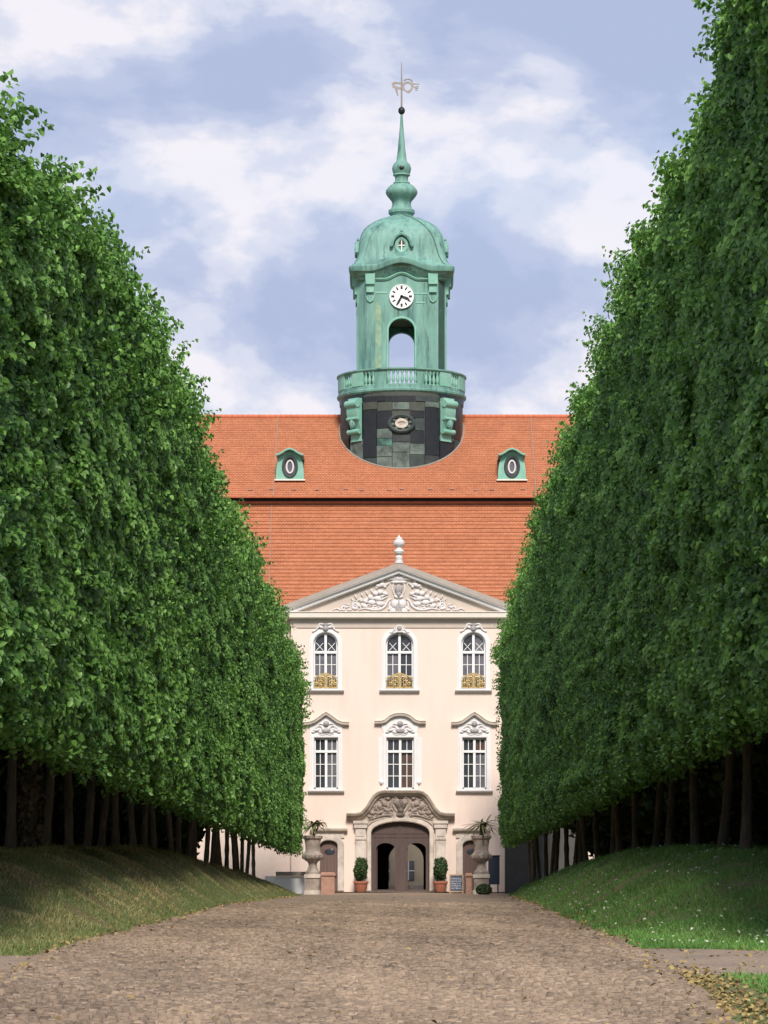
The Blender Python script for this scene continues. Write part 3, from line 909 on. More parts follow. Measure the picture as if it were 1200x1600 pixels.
q.sweep([(fx(a), fz(b)) for a, b in hood], [(-0.46, 0), (-0.46, 0.16), (-0.36, 0.22), (-0.32, 0.36), (-0.20, 0.42), (-0.16, 0.55), (-0.04, 0.62), (0.02, 0.62), (0.02, 0)], FY)
pb(q, 'hood', M['stone'], po)
rr_ = random.Random(8)
ac = []
for i in range(30):
    x = rr_.uniform(12, 48); y = rr_.uniform(-14 + max(0, x - 30) * 0.9, 14 + 0.2 * x); a = rr_.uniform(-3, 3); L = rr_.uniform(6, 12); c = rr_.choice((-0.6, 0.6, 0.9))
    pts = [(x, y)]
    for j in range(4):
        pts.append((pts[-1][0] + L / 4 * math.cos(a), pts[-1][1] + L / 4 * math.sin(a))); a += c
    ac.append(('t', rr_.uniform(1.0, 1.8), pts))
pr = ac + [('b', 0, 0, 9, 9, 0), ('b', 0, 8, 5.5, 7, 0), ('b', 0, -13, 13, 4.0, 0), ('b', 6, -4, 5, 6, 0), ('t', 1.5, [(9, -10), (13, -2), (10, 7), (4, 14)]), ('b', 0, 16, 7, 4, 0), ('b', 8, -12, 5, 4, 30), ('t', 1.8, [(4, -9), (12, -7), (15, 2), (12, 11)]), ('b', 20, -10, 6, 5, 20), ('b', 25, -1, 6, 7, -25), ('b', 21, 9, 8, 4, 20), ('b', 33, 3, 6, 6, 10), ('b', 33, 13, 8, 4, -20), ('b', 44, 13, 6, 5, 20), ('b', 41, 3, 3.5, 5, 25), ('b', 49, 19, 5, 3, 30), ('t', 1.8, [(16, -4), (20, 2), (28, -6), (31, -12)]), ('t', 1.8, [(17, 13), (26, 5), (36, 8), (45, 5)]), ('t', 1.7, spiral(28, -12, 5, 1.1, 1.0)), ('t', 1.7, spiral(40, 10, 6, 1.1, 2.0)), ('t', 1.6, [(14, 17), (26, 17), (40, 21), (50, 24)]), ('b', 30, -15, 5, 2.5, 35)]
pr = [(p[0], p[1], p[2], p[3] * 0.75, p[4] * 0.75, p[5]) if (p[0] == 'b' and p[1] > 12) else p for p in pr]
relief(pr, 626, 1257, 1, FY - 0.14, 'carved_arms', M['stone_dark'], po)
q = MB(); q.box(fx(566), fx(686), FY - 1.3, FY + 0.3, -0.05, 0.055); pb(q, 'threshold', M['stone_pale'], po)

# great gate: two leaves with open wickets
for s in (-1, 1):
    g = part_empty('gate_leaf')
    a, b = (fx(580), fx(625)) if s < 0 else (fx(625), fx(671))
    full = arch_pts(fx(580) + 0.0, fx(671), fz(1301), fz(1284), 24)
    pts = [p for p in full if a - 1e-6 <= p[0] <= b + 1e-6]
    midz = fz(1284)
    poly = [(a, 0.06)] + ([] if s < 0 else [(a, midz)]) + pts + ([(b, midz)] if s < 0 else []) + [(b, 0.06)]
    w0, w1 = (587.5, 617.5) if s < 0 else (635, 665.5)
    hole = opening(fx(w0), fx(w1), 0.20, fz(1327), fz(1317))
    q = MB(); q.prism(poly, FY + 0.22, FY + 0.32, [hole]); pb(q, 'leaf_panel', M['door'], g)
    q = MB(); q.sweep(hole, [(0.0, 0), (0.0, 0.05), (0.07, 0.05), (0.07, 0)], FY + 0.218); pb(q, 'wicket_moulding', M['door'], g)
    q = MB()
    for zz in (1302, 1308): q.box(a + 0.08, b - 0.08, FY + 0.19, FY + 0.218, fz(zz) - 0.03, fz(zz) + 0.03)
    for j in range(1, 6):
        xx = a + (b - a) * j / 6
        q.box(xx - 0.012, xx + 0.012, FY + 0.205, FY + 0.219, fz(1314), fz(1304))
    pb(q, 'rail', M['door'], g)
    # the open wicket door folded inwards
    q = MB()
    xx = fx(w0) + 0.02
    q.box(xx, xx + 0.06, FY + 0.34, FY + 1.45, 0.10, fz(1324)); pb(q, 'wicket_door', M['door'], g)
# cover strip between the leaves
mb = MB(); mb.box(fx(625) - 0.05, fx(625) + 0.05, FY + 0.16, FY + 0.33, 0.06, fz(1284.8)); direct(mb, 'meeting_stile', M['door'])

# gate passage through the building
pv = part_empty('passage')
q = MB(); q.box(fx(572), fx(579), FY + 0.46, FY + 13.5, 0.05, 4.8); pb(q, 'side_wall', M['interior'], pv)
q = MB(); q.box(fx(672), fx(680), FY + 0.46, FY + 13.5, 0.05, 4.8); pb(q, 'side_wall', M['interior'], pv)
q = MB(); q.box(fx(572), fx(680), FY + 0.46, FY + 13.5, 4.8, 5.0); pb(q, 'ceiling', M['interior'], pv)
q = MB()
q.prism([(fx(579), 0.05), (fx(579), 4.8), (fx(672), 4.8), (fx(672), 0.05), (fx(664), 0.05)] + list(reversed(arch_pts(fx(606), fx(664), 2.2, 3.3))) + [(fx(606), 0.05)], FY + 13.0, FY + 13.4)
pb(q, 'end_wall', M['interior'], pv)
# side doors
for k, op in enumerate(doors):
    d = part_empty('side_door')
    a, b = op[0][0], op[-1][0]
    q = MB(); q.prism([(p[0], max(p[1], 0.05)) for p in op], FY + 0.2, FY + 0.28); pb(q, 'door_leaf', M['door_side'], d)
    q = MB()
    for j in range(1, 5):
        xx = a + (b - a) * j / 5
        q.box(xx - 0.012, xx + 0.012, FY + 0.185, FY + 0.199, 0.2, fz(1326))
    pb(q, 'board_strip', M['door'], d)
    q = MB(); q.blob(((a + b) / 2 + 0.05, FY + 0.19, fz(1331)), (0.34, 0.03, 0.20), 14); pb(q, 'oval_window', M['glass'], d)
    q = MB(); q.box(b - 0.16, b - 0.08, FY + 0.13, FY + 0.19, 1.0, 1.14); pb(q, 'handle', M['iron'], d)
    q = MB(); q.sweep(op, [(0, -0.18), (0, 0.07), (0.05, 0.10), (0.34, 0.10), (0.40, 0.05), (0.40, -0.001)], FY); pb(q, 'surround', M['stone_pale'], d)
    q = MB(); q.box(a - 0.42, b + 0.42, FY - 0.09, FY - 0.001, fz(1312) + 0.11, fz(1301)); pb(q, 'lintel', M['stone_pale'], d)
    q = MB(); q.sweep([(a - 0.62, fz(1301)), (b + 0.62, fz(1301))], [(0, 0), (0, 0.12), (0.08, 0.18), (0.13, 0.32), (0.24, 0.36), (0.28, 0.36), (0.28, 0)], FY); pb(q, 'cornice', M['stone_pale'], d)

# roof: stepped courses of clay tiles
def courses(q, x0, x1, y0, z0, y1, z1, n, step=0.05, cut=None):
    prev = None
    for i in range(n):
        t0, t1 = i / n, (i + 1) / n
        ya, za = y0 + (y1 - y0) * t0, z0 + (z1 - z0) * t0
        yb, zb = y0 + (y1 - y0) * t1, z0 + (z1 - z0) * t1
        L = math.hypot(y1 - y0, z1 - z0)
        ny, nz = -(z1 - z0) / L * step, (y1 - y0) / L * step
        k = 12
        xs = [x0 + (x1 - x0) * j / k for j in range(k + 1)]
        jit = [random.uniform(-0.008, 0.008) for _ in xs]
        vs = [(x, ya + ny, za + nz + jit[j]) for j, x in enumerate(xs)] + [(x, yb, zb) for x in xs] + [(x, ya, za) for x in xs]
        fs = []
        for j in range(k):
            fs.append((j, j + 1, k + 2 + j, k + 1 + j))
            fs.append((2 * k + 2 + j, 2 * k + 3 + j, j + 1, j))
        q.add(vs, fs)
X0r, X1r = fx(628 - 570), fx(628 + 570)
def zat(y, Y): return (1395 - y) * Y / 5000.0
EY, EZ = 200.6, zat(949, 200.6)
KY, KZ = 206.0, zat(786, 206.0)
UY, UZ = 205.4, zat(776.5, 205.4)
TY, TZ = 214.0, zat(652, 214.0)
mb = MB(); courses(mb, X0r, X1r, EY, EZ, KY, KZ, 28, 0.04)
o = mb.build('lower_roof', M['tile'], palace, recalc=False); o.location = PINV
mb = MB(); courses(mb, X0r, X1r, UY, UZ, TY, TZ, 40, 0.02)
o = mb.build('upper_roof', M['tile'], palace, recalc=False); o.location = PINV
mb = MB()
mb.add([(X0r, TY, TZ), (X1r, TY, TZ), (X1r, 228, EZ), (X0r, 228, EZ)], [(0, 1, 2, 3)])
mb.add([(X0r, 228, EZ), (X1r, 228, EZ), (X1r, 228, 0.04), (X0r, 228, 0.04)], [(0, 1, 2, 3)])
for x in (X0r, X1r):
    mb.add([(x, EY + 0.6, 0.04), (x, EY + 0.6, EZ), (x, KY, KZ), (x, TY, TZ), (x, 228, EZ), (x, 228, 0.04)], [(0, 1, 2, 3, 4, 5)])
# rear wall has the passage exit
o = MB()
direct_back = mb.build('rear_roof', M['tile'], palace); direct_back.location = PINV
bpy.data.objects.remove(direct_back)
mb = MB()
mb.add([(X0r, TY, TZ), (X1r, TY, TZ), (X1r, 228, EZ), (X0r, 228, EZ)], [(0, 1, 2, 3)])
for x in (X0r, X1r):
    mb.add([(x, EY + 0.6, 0.04), (x, EY + 0.6, EZ), (x, KY, KZ), (x, TY, TZ), (x, 228, EZ), (x, 228, 0.04)], [(0, 1, 2, 3, 4, 5)])
direct(mb, 'rear_roof', M['tile'])
# dark strip painting the shaded gap, and gutter board, under the upper roof
mb = MB(); mb.box(X0r, X1r, UY + 0.55, UY + 0.75, KZ - 0.2, UZ + 0.3); direct(mb, 'roof_step', M['iron'])
mb = MB(); mb.sweep([(X0r, UZ - 0.06), (X1r, UZ - 0.06)], [(0, 0), (0, 0.10), (0.07, 0.12), (0.07, 0)], UY); direct(mb, 'eaves_board', M['ridge'])
mb = MB(); mb.box(X0r, X1r, KY - 0.12, KY + 0.05, KZ - 0.05, KZ + 0.10); direct(mb, 'step_flashing', M['ridge'])
for a, b in ((X0r, fx(440)), (fx(806), X1r)):
    mb = MB(); mb.box(a, b, EY - 0.22, EY + 0.1, EZ - 0.16, EZ - 0.02); direct(mb, 'gutter', M['flash'])
# ridge tiles
rt = MB(); rt.lathe([(0.16, -0.19), (0.145, 0.19)], (0, 0, 0), 10)
rt_me = None
rg = MB()
x = X0r + 0.2
while x < X1r:
    rg.tube([(x - 0.19, TY, TZ + 0.02), (x + 0.19, TY, TZ + 0.05)], 0.15, 8)
    x += 0.36
o = direct(rg, 'ridge_tiles', M['ridge']); tag(o, kind='stuff')
# lightning rod straps down the roof
for px in (430, 834):
    X = (px - 628) * 209 / 5000
    mb = MB(); mb.tube([(X, UY - 0.05, UZ + 0.06), (X, TY, TZ + 0.09)], 0.022, 5)
    mb.tube([(X - 0.1, EY, EZ + 0.12), (X - 0.1, KY, KZ + 0.1)], 0.02, 5)
    direct(mb, 'lightning_wire', M['flash'])
# snow hooks
mb = MB()
for i in range(26):
    X = X0r + 4 + (X1r - X0r - 8) * (i + random.random() * 0.6) / 26
    t = 0.07 + random.random() * 0.02
    mb.box(X - 0.14, X + 0.14, UY + (TY - UY) * t - 0.10, UY + (TY - UY) * t - 0.04, UZ + (TZ - UZ) * t + 0.02, UZ + (TZ - UZ) * t + 0.09)
tag(direct(mb, 'snow_guards', M['sandred']), kind='stuff')

# dormers
def dormer(px, side):
    d = part_empty('dormer')
    Y = 206.9
    def gx_(x): return (x - 628) * Y / 5000
    def gz_(y): return (1395 - y) * Y / 5000
    half = [(-22, 750), (-21.5, 735), (-19.5, 722), (-16, 713)]
    poly = [(gx_(px + a), gz_(b)) for a, b in half] + [(gx_(px + a), gz_(b)) for a, b in ((-8, 707), (0, 704.5), (8, 707))] + [(gx_(px - a), gz_(b)) for a, b in reversed(half)]
    ov = [(gx_(px) + 0.36 * math.cos(t), gz_(729) + 0.56 * math.sin(t)) for t in np.linspace(0, 2 * math.pi, 24, endpoint=False)]
    q = MB(); q.prism(poly, Y, Y + 3.0, [ov]); pb(q, 'cheek', M['copper_pale'], d)
    q = MB()
    tops = [(-21, 712.5), (-16, 711.5), (-11, 708.5), (-6, 705), (0, 703), (6, 705), (11, 708.5), (16, 711.5), (21, 712.5)]
    q.sweep([(gx_(px + a), gz_(b)) for a, b in tops], [(-0.02, -3.2), (-0.02, 0.42), (0.05, 0.44), (0.09, 0.40), (0.09, -3.2)], Y)
    pb(q, 'roof', M['copper_pale'], d)
    q = MB(); q.sweep(ov, [(0, -0.2), (0, 0.10), (-0.13, 0.12), (-0.16, 0.06), (-0.16, -0.02)] if True else [], Y, True); pb(q, 'window_rim', M['copper_slate'], d, True)
    ov2 = [(gx_(px) + 0.215 * math.cos(t), gz_(729) + 0.40 * math.sin(t)) for t in np.linspace(0, 2 * math.pi, 24, endpoint=False)]
    q = MB(); q.prism(ov, Y + 0.10, Y + 0.13); pb(q, 'pane', M['glass_grey'], d)
    q = MB(); q.sweep(ov2, [(-0.05, 0), (-0.05, 0.06), (0.05, 0.06), (0.05, 0)], Y + 0.07, True); pb(q, 'window_ring', M['stucco'], d)
    q = MB(); q.box(gx_(px - 24), gx_(px + 24), Y - 0.12, Y + 0.2, gz_(751), gz_(749)); pb(q, 'sill', M['cream'], d)
dormer(453, -1)
dormer(800, 1)
tag(palace, 'peach baroque palace front with orange tiled roof and pediment above the arched gate', 'palace')

# ------------------------------------------------------------------ clock tower
TC = Vector(((627.5 - 628) * 212.5 / 5000, 212.5, 0))
tower = empty('clock_tower', (TC.x, TC.y, 27.0))
def tz(y, dY=0.0): return (1395 - y) * (212.5 + dY) / 5000.0
def tw(px): return px * 212.5 / 5000.0
TINV = Vector((0, 0, -27.0))
def tdirect(mb, name, m, smooth=False):
    o = mb.build(name, m, tower, smooth); o.location = TINV; return o
def tpart(name):
    o = empty(name, parent=tower); o.location = TINV; return o

def sqloop(h, c, n=10, nc=3):
    """square of half width h, corners rounded off by c; returns points with the face coordinate u."""
    pts = []
    for f in range(4):
        a = f * math.pi / 2
        ca, sa = math.cos(a), math.sin(a)
        for i in range(n + 1):
            t = -1 + 2 * i / n
            x, y = t * (h - c), -h
            pts.append((x * ca - y * sa, x * sa + y * ca, t * (h - c) / h))
        for j in range(1, nc):
            b = -math.pi / 2 + (math.pi / 2) * j / nc
            x, y = (h - c) + c * math.cos(b), -(h - c) + c * math.sin(b)
            pts.append((x * ca - y * sa, x * sa + y * ca, 1.0))
    return pts
def loft(q, levels, n=16, nc=3, wid=0.62, cap=True):
    k = None
    for (h, c, z, amp) in levels:
        L = sqloop(h, c, n, nc)
        k = len(L)
        for (x, y, u) in L:
            b = 0.0
            if abs(u) < wid:
                t = abs(u) / wid
                b = 0.5 + 0.5 * math.cos(math.pi * t)
            q.v.append((x, y, z + amp * b))
    o = len(q.v) - k * len(levels)
    for j in range(len(levels) - 1):
        for i in range(k):
            r = (i + 1) % k
            q.f.append((o + j * k + i, o + j * k + r, o + (j + 1) * k + r, o + (j + 1) * k + i))
    if cap:
        q.f.append(tuple(o + (len(levels) - 1) * k + i for i in range(k)))
        q.f.append(tuple(o + i for i in reversed(range(k))))

# drum rising through the roof
DR = tw(96)
mb = MB()
mb.lathe([(DR - 0.12, 24.5), (DR - 0.06, 29), (DR - 0.02, tz(640)), (DR - 0.02, tz(624))], (0, 0, 0), 72)
tdirect(mb, 'drum', M['copper_olive'], True)
SHEETS = [(70, 140, 330, 640, 'copper_slate'), (60, 140, 642, 760, 'copper_black'), (262, 375, 385, 790, 'copper_black'), (380, 505, 395, 540, 'copper_black'), (380, 505, 545, 627, 'copper_grey'), (380, 505, 630, 688, 'copper_dark'),
          (378, 505, 690, 780, 'copper_grey'), (378, 505, 785, 960, 'copper_grey'), (510, 652, 600, 655, 'copper_slate'), (510, 652, 660, 742, 'copper_grey'), (510, 652, 747, 980, 'copper_grey'),
          (657, 780, 672, 762, 'copper_grey'), (657, 780, 766, 960, 'copper_slate'), (660, 778, 395, 452, 'copper_black'), (700, 778, 456, 560, 'copper_slate'), (660, 778, 564, 668, 'copper_black'),
          (786, 905, 365, 770, 'copper_black'), (786, 905, 774, 930, 'copper_slate'), (262, 375, 795, 930, 'copper_slate'), (150, 256, 560, 636, 'copper_black'), (150, 256, 640, 860, 'copper_grey'), (912, 1030, 620, 646, 'copper_grey'), (912, 1030, 650, 860, 'copper_black'),
          (1036, 1085, 330, 640, 'copper_black'), (1036, 1110, 645, 800, 'copper_slate'), (150, 256, 330, 556, 'copper_black'), (912, 1030, 330, 616, 'copper_slate'),
          (80, 256, 268, 326, 'copper_black'), (262, 450, 268, 314, 'copper_black'), (455, 700, 262, 314, 'copper_black'), (705, 905, 268, 314, 'copper_slate'), (912, 1090, 268, 326, 'copper_black'), (262, 380, 318, 380, 'copper_olive'), (384, 505, 318, 391, 'copper_olive'), (510, 652, 318, 380, 'copper_grey'), (657, 780, 318, 391, 'copper_olive'), (786, 905, 318, 361, 'copper_grey')]  # black sheets of this row paint the shade under the balcony rim
def zx(x): return x / 5.4545 + 520
def zy(y): return y / 5.4545 + 570
def curved(q, x0, x1, y0, y1, r0, r1, n=5):
    """curved slab on the drum between photograph coordinates (zoomed picture)."""
    a0 = math.asin(max(-0.995, min(0.995, (zx(x0) - 627.5) / 97.5)))
    a1 = math.asin(max(-0.995, min(0.995, (zx(x1) - 627.5) / 97.5)))
    am = (a0 + a1) / 2
    Yd = -DR * math.cos(am)
    z0, z1 = tz(zy(y1), Yd), tz(zy(y0), Yd)
    vs = []
    for i in range(n + 1):
        a = a0 + (a1 - a0) * i / n
        for (r, z) in ((r0, z0), (r1, z0), (r1, z1), (r0, z1)):
            vs.append((r * math.sin(a), -r * math.cos(a), z))
    fs = []
    for i in range(n):
        for k in range(4):
            l = (k + 1) % 4
            fs.append((i * 4 + k, (i + 1) * 4 + k, (i + 1) * 4 + l, i * 4 + l))
    fs.append((0, 1, 2, 3)); fs.append(tuple(n * 4 + k for k in (3, 2, 1, 0)))
    q.add(vs, fs)
for (a, b, c, d, m) in SHEETS:
    q = MB(); curved(q, a, b, c, d, DR - 0.05, DR + 0.03 + random.random() * 0.025)
    tdirect(q, 'copper_sheet', M[m])
q = MB()
q.tube([(  (DR + 0.06) * math.sin(a), -(DR + 0.06) * math.cos(a), UZ + (TZ - UZ) * (212.5 - (DR + 0.06) * math.cos(a) - UY) / (TY - UY) + 0.03) for a in np.linspace(-1.75, 1.75, 40)], 0.055, 6)
tdirect(q, 'roof_flashing', M['flash'], True)
# oval rose window on the drum
oc = tpart('oval_window')
Yd = -DR - 0.02
ozc = tz(661.5, Yd)
def oval(rx, rz, n=28): return [(rx * math.cos(t), ozc + rz * math.sin(t)) for t in np.linspace(0, 2 * math.pi, n, endpoint=False)]
q = MB(); q.sweep(oval(tw(19), tw(12.5)), [(-0.10, -0.3), (-0.10, 0.10), (0.0, 0.16), (0.12, 0.12), (0.14, -0.3)], Yd, True); q.build('outer_rim', M['copper_slate'], oc, True)
q = MB(); q.prism(oval(tw(19), tw(12.5)), Yd - 0.02, Yd + 0.2); q.build('disc', M['copper_black'], oc)
q = MB()
for i in range(8):
    t = 2 * math.pi * i / 8 + 0.2
    q.blob((tw(14) * math.cos(t), Yd - 0.04, ozc + tw(8.8) * math.sin(t)), (0.12, 0.06, 0.10), 8)
q.build('boss', M['copper_grey'], oc, True)
q = MB(); q.sweep(oval(tw(8), tw(5.2)), [(-0.09, 0), (-0.09, 0.10), (0.09, 0.10), (0.09, 0)], Yd - 0.02, True); q.build('inner_ring', M['stone_pale'], oc, True)
q = MB(); q.prism(oval(tw(7), tw(4.4)), Yd - 0.06, Yd); q.build('pane', M['stone'], oc)

# scroll consoles carrying the balcony
def console(px):
    c = tpart('console')
    a = math.asin((px - 627.5) / 100.0)
    ca, sa = math.cos(a), math.sin(a)
    Yd = -(DR + 0.1) * ca
    z0, z1 = tz(690, Yd), tz(623, Yd)
    h = z1 - z0
    prof = []       # (outward, z)
    for t in np.linspace(0, 1, 22):
        out = 0.20 + 0.16 * math.sin(t * 2 * math.pi * 1.0 + 3.6) + 0.22 * t
        prof.append((max(0.10, out), z0 + h * t))
    prof = [(-0.3, z0)] + prof + [(-0.3, z1)]
    w = tw(11)
    def P(u, o, z): return ((DR + o) * sa + u * ca, -(DR + o) * ca + u * sa, z)
    q = MB(); n = len(prof)
    q.add([P(-w, o, z) for o, z in prof] + [P(w, o, z) for o, z in prof], [tuple(reversed(range(n))), tuple(range(n, 2 * n))] + [(i, (i + 1) % n, (i + 1) % n + n, i + n) for i in range(n)])
    q.build('bracket', M['copper_pale'], c)
    for zz, rr, oo in ((z0 + 0.22 * h, 0.17, 0.28), (z1 - 0.14 * h, 0.24, 0.45), (z0 + 0.52 * h, 0.12, 0.38)):
        q = MB(); q.tube([P(-w - 0.06, oo, zz), P(w + 0.06, oo, zz)], rr, 12); q.build('scroll', M['copper_pale'], c, True)
    q = MB(); q.blob(P(0, 0.42, z0 + 0.40 * h), (0.22, 0.12, 0.30), 9); q.build('leaf_carving', M['copper'], c, True)
console(556); console(697.5)

# balcony
BR = tw(100)
BSY = 0.86
bal = tpart('balcony')
zb0, zb1 = tz(624), tz(590)
q = MB(); q.lathe([(DR - 0.3, zb0 - 0.56), (DR + 0.03, zb0 - 0.52), (BR - 0.10, zb0 - 0.13), (BR - 0.3, zb0 - 0.1)], (0, 0, 0), 72, 1, 0.97)
q.build('soffit', M['copper_black'], bal, True)  # underside coloured black to paint its shade
q = MB(); q.lathe([(BR - 0.10, zb0 - 0.125), (BR + 0.03, zb0 - 0.02), (BR + 0.05, zb0 + 0.10), (BR - 0.03, zb0 + 0.16), (BR - 0.4, zb0 + 0.17), (2.0, zb0 + 0.17)], (0, 0, 0), 72, 1, 0.97)
q.build('floor_rim', M['copper'], bal, True)
q = MB()
vs = [(BR - 0.30, zb1 - 0.16), (BR - 0.02, zb1 - 0.16), (BR + 0.06, zb1 - 0.08), (BR + 0.06, zb1), (BR - 0.04, zb1 + 0.03), (BR - 0.30, zb1 + 0.03)]
n = 72
q.add([(r * math.sin(2 * math.pi * i / n), -0.97 * r * math.cos(2 * math.pi * i / n), z) for i in range(n) for r, z in vs], [(i * 6 + k, ((i + 1) % n) * 6 + k, ((i + 1) % n) * 6 + (k + 1) % 6, i * 6 + (k + 1) % 6) for i in range(n) for k in range(6)])
q.build('handrail', M['copper'], bal, True)
q = MB()
vs = [(BR - 0.26, zb0 + 0.15), (BR - 0.05, zb0 + 0.15), (BR - 0.05, zb0 + 0.40), (BR - 0.26, zb0 + 0.40)]
q.add([(r * math.sin(2 * math.pi * i / n), -0.97 * r * math.cos(2 * math.pi * i / n), z) for i in range(n) for r, z in vs], [(i * 4 + k, ((i + 1) % n) * 4 + k, ((i + 1) % n) * 4 + (k + 1) % 4, i * 4 + (k + 1) % 4) for i in range(n) for k in range(4)])
q.build('base_rail', M['copper'], bal)
hb = zb1 - 0.15 - zb0 - 0.39
ped = [(-0.95), (-0.52), (0.52), (0.95), 1.5708, -1.5708, 2.1, -2.1, 2.7, -2.7, 3.1416]
def ring_box(q, a0, a1, r0, r1, z0, z1, n=4):
    vs = []
    for i in range(n + 1):
        a = a0 + (a1 - a0) * i / n
        for (r, z) in ((r0, z0), (r1, z0), (r1, z1), (r0, z1)):
            vs.append((r * math.sin(a), -0.97 * r * math.cos(a), z))
    fs = [(i * 4 + k, (i + 1) * 4 + k, (i + 1) * 4 + (k + 1) % 4, i * 4 + (k + 1) % 4) for i in range(n) for k in range(4)] + [(0, 1, 2, 3), tuple(n * 4 + k for k in (3, 2, 1, 0))]
    q.add(vs, fs)
for (a0, a1) in ((-0.88, -0.64), (0.64, 0.88), (-1.5, -1.1), (1.1, 1.5), (1.75, 2.1), (-2.1, -1.75), (2.4, 2.8), (-2.8, -2.4)):
    q = MB(); ring_box(q, a0, a1, BR - 0.25, BR - 0.015, zb0 + 0.39, zb1 - 0.15); q.build('pedestal_panel', M['copper_pale'], bal)
for (a0, a1) in ((-0.44, -0.24), (0.24, 0.36)):
    q = MB(); ring_box(q, a0, a1, BR - 0.22, BR - 0.08, zb0 + 0.39, zb1 - 0.15); q.build('relief_panel', M['copper'], bal)
bprof = [(0.11, 0), (0.11, 0.05), (0.05, 0.08), (0.10, 0.24), (0.115, 0.34), (0.07, 0.55), (0.05, 0.72), (0.10, 0.80), (0.10, hb / 1.0)]
bprof = [(r, z * hb / bprof[-1][1]) for r, z in bprof]
bmb = MB(); bmb.lathe(bprof, (0, 0, 0), 10)
first = None
for a in list(np.arange(-0.60, -0.45, 0.068)) + list(np.arange(-0.20, 0.23, 0.07)) + list(np.arange(0.40, 0.63, 0.068)) + list(np.arange(-1.06, -0.90, 0.07)) + list(np.arange(0.92, 1.08, 0.07)):
    x, y = (BR - 0.15) * math.sin(a), -0.97 * (BR - 0.15) * math.cos(a)
    if first is None:
        first = bmb.build('baluster', M['copper_pale'], bal, True); o = first
    else:
        o = first.copy(); COL.objects.link(o); o.parent = bal
    o.location = (x, y, zb0 + 0.39)

# shaft with open arches
SH = tw(66.5)
SC_ = 0.42
zs0, zs1 = zb0 - 0.2, tz(432)
FYt = -SH                 # front plane, local
az_sp, az_top = tz(516, -SH), tz(497.5, -SH)
ah = tw(20.3) * (212.5 - SH) / 212.5
sh = tpart('shaft')
for f in range(4):
    q = MB()
    w = SH - SC_
    hole = [(-ah, zs0 + 0.01)] + arch_pts(-ah, ah, az_sp, az_top, 14) + [(ah, zs0 + 0.01)]
    poly = [(-w, zs0), (-w, zs1), (w, zs1), (w, zs0), (ah, zs0)] + list(reversed(arch_pts(-ah, ah, az_sp, az_top, 14))) + [(-ah, zs0)]
    q.prism(poly, -SH, -SH + 0.55)
    # arch moulding and jambs
    q2 = MB(); q2.sweep([(-ah, zs0 + 0.1)] + arch_pts(-ah, ah, az_sp, az_top, 14) + [(ah, zs0 + 0.1)], [(0.0, -0.02), (0.0, 0.06), (0.10, 0.06), (0.14, 0.02), (0.14, -0.02)], -SH)
    for (mb_, nm, mm) in ((q, 'wall', 'copper'), (q2, 'arch_moulding', 'copper_pale')):
        o = mb_.build(nm, M[mm], sh); o.rotation_euler = (0, 0, f * math.pi / 2)
for f in range(4):
    q = MB()
    c = SC_
    q.add([(SH - c, -SH, zs0), (SH, -SH + c, zs0), (SH - 0.5, -SH + c + 0.02, zs0), (SH - c - 0.02, -SH + 0.5, zs0), (SH - c, -SH, zs1), (SH, -SH + c, zs1), (SH - 0.5, -SH + c + 0.02, zs1), (SH - c - 0.02, -SH + 0.5, zs1)], [(0, 3, 2, 1), (4, 5, 6, 7), (0, 1, 5, 4), (1, 2, 6, 5), (2, 3, 7, 6), (3, 0, 4, 7)])
    o = q.build('corner_face', M['copper_dark' if f in (0, 1) else 'copper'], sh); o.rotation_euler = (0, 0, f * math.pi / 2)
    if f == 0: o['label'] = 'corner face where the green patina has blackened'
# corner pilasters with brackets, front and other faces
for f in range(4):
    for s in (-1, 1):
        q = MB()
        xc = s * (SH - SC_ - tw(8.2)); w = tw(8.0)
        q.box(xc - w, xc + w, -SH - 0.10, -SH - 0.001, zs0 + 0.1, zs1 - 0.1)
        q.box(xc - w * 0.72, xc + w * 0.72, -SH - 0.13, -SH - 0.10, zs0 + 0.8, tz(490))
        o = q.build('pilaster', M['copper'], sh); o.rotation_euler = (0, 0, f * math.pi / 2)
        q = MB()
        zc = tz(445)
        q.prism([(xc - w * 0.85, tz(458)), (xc - w * 0.95, tz(440)), (xc + w * 0.95, tz(440)), (xc + w * 0.85, tz(458))], -SH - 0.42, -SH - 0.08)
        q.prism([(xc - w * 0.7, tz(470)), (xc - w * 0.8, tz(458)), (xc + w * 0.8, tz(458)), (xc + w * 0.7, tz(470))], -SH - 0.26, -SH - 0.08)
        pts = [(xc - w * 0.7, -SH - 0.15, tz(476)), (xc - w * 0.5, -SH - 0.16, tz(482)), (xc, -SH - 0.16, tz(485)), (xc + w * 0.5, -SH - 0.16, tz(482)), (xc + w * 0.7, -SH - 0.15, tz(476))]
        q.tube(pts, 0.05, 6)
        o = q.build('bracket', M['copper_pale'], sh); o.rotation_euler = (0, 0, f * math.pi / 2)
# yellowish bare strip left of the arch
q = MB(); q.prism([(tw(-44), zs0 + 1.0), (tw(-43.5), tz(487)), (tw(-36), tz(484)), (tw(-31), tz(500)), (tw(-31), zs0 + 1.6), (tw(-29), zs0 + 1.0)], -SH - 0.012, -SH - 0.003); q.build('mended_sheet', M['copper_streak'], sh)
# vaulted ceiling inside and dark upper room
q = MB(); q.box(-SH + 0.55, SH - 0.55, -SH + 0.55, SH - 0.55, az_top + 0.25, az_top + 0.4); q.build('ceiling', M['copper_slate'], sh)
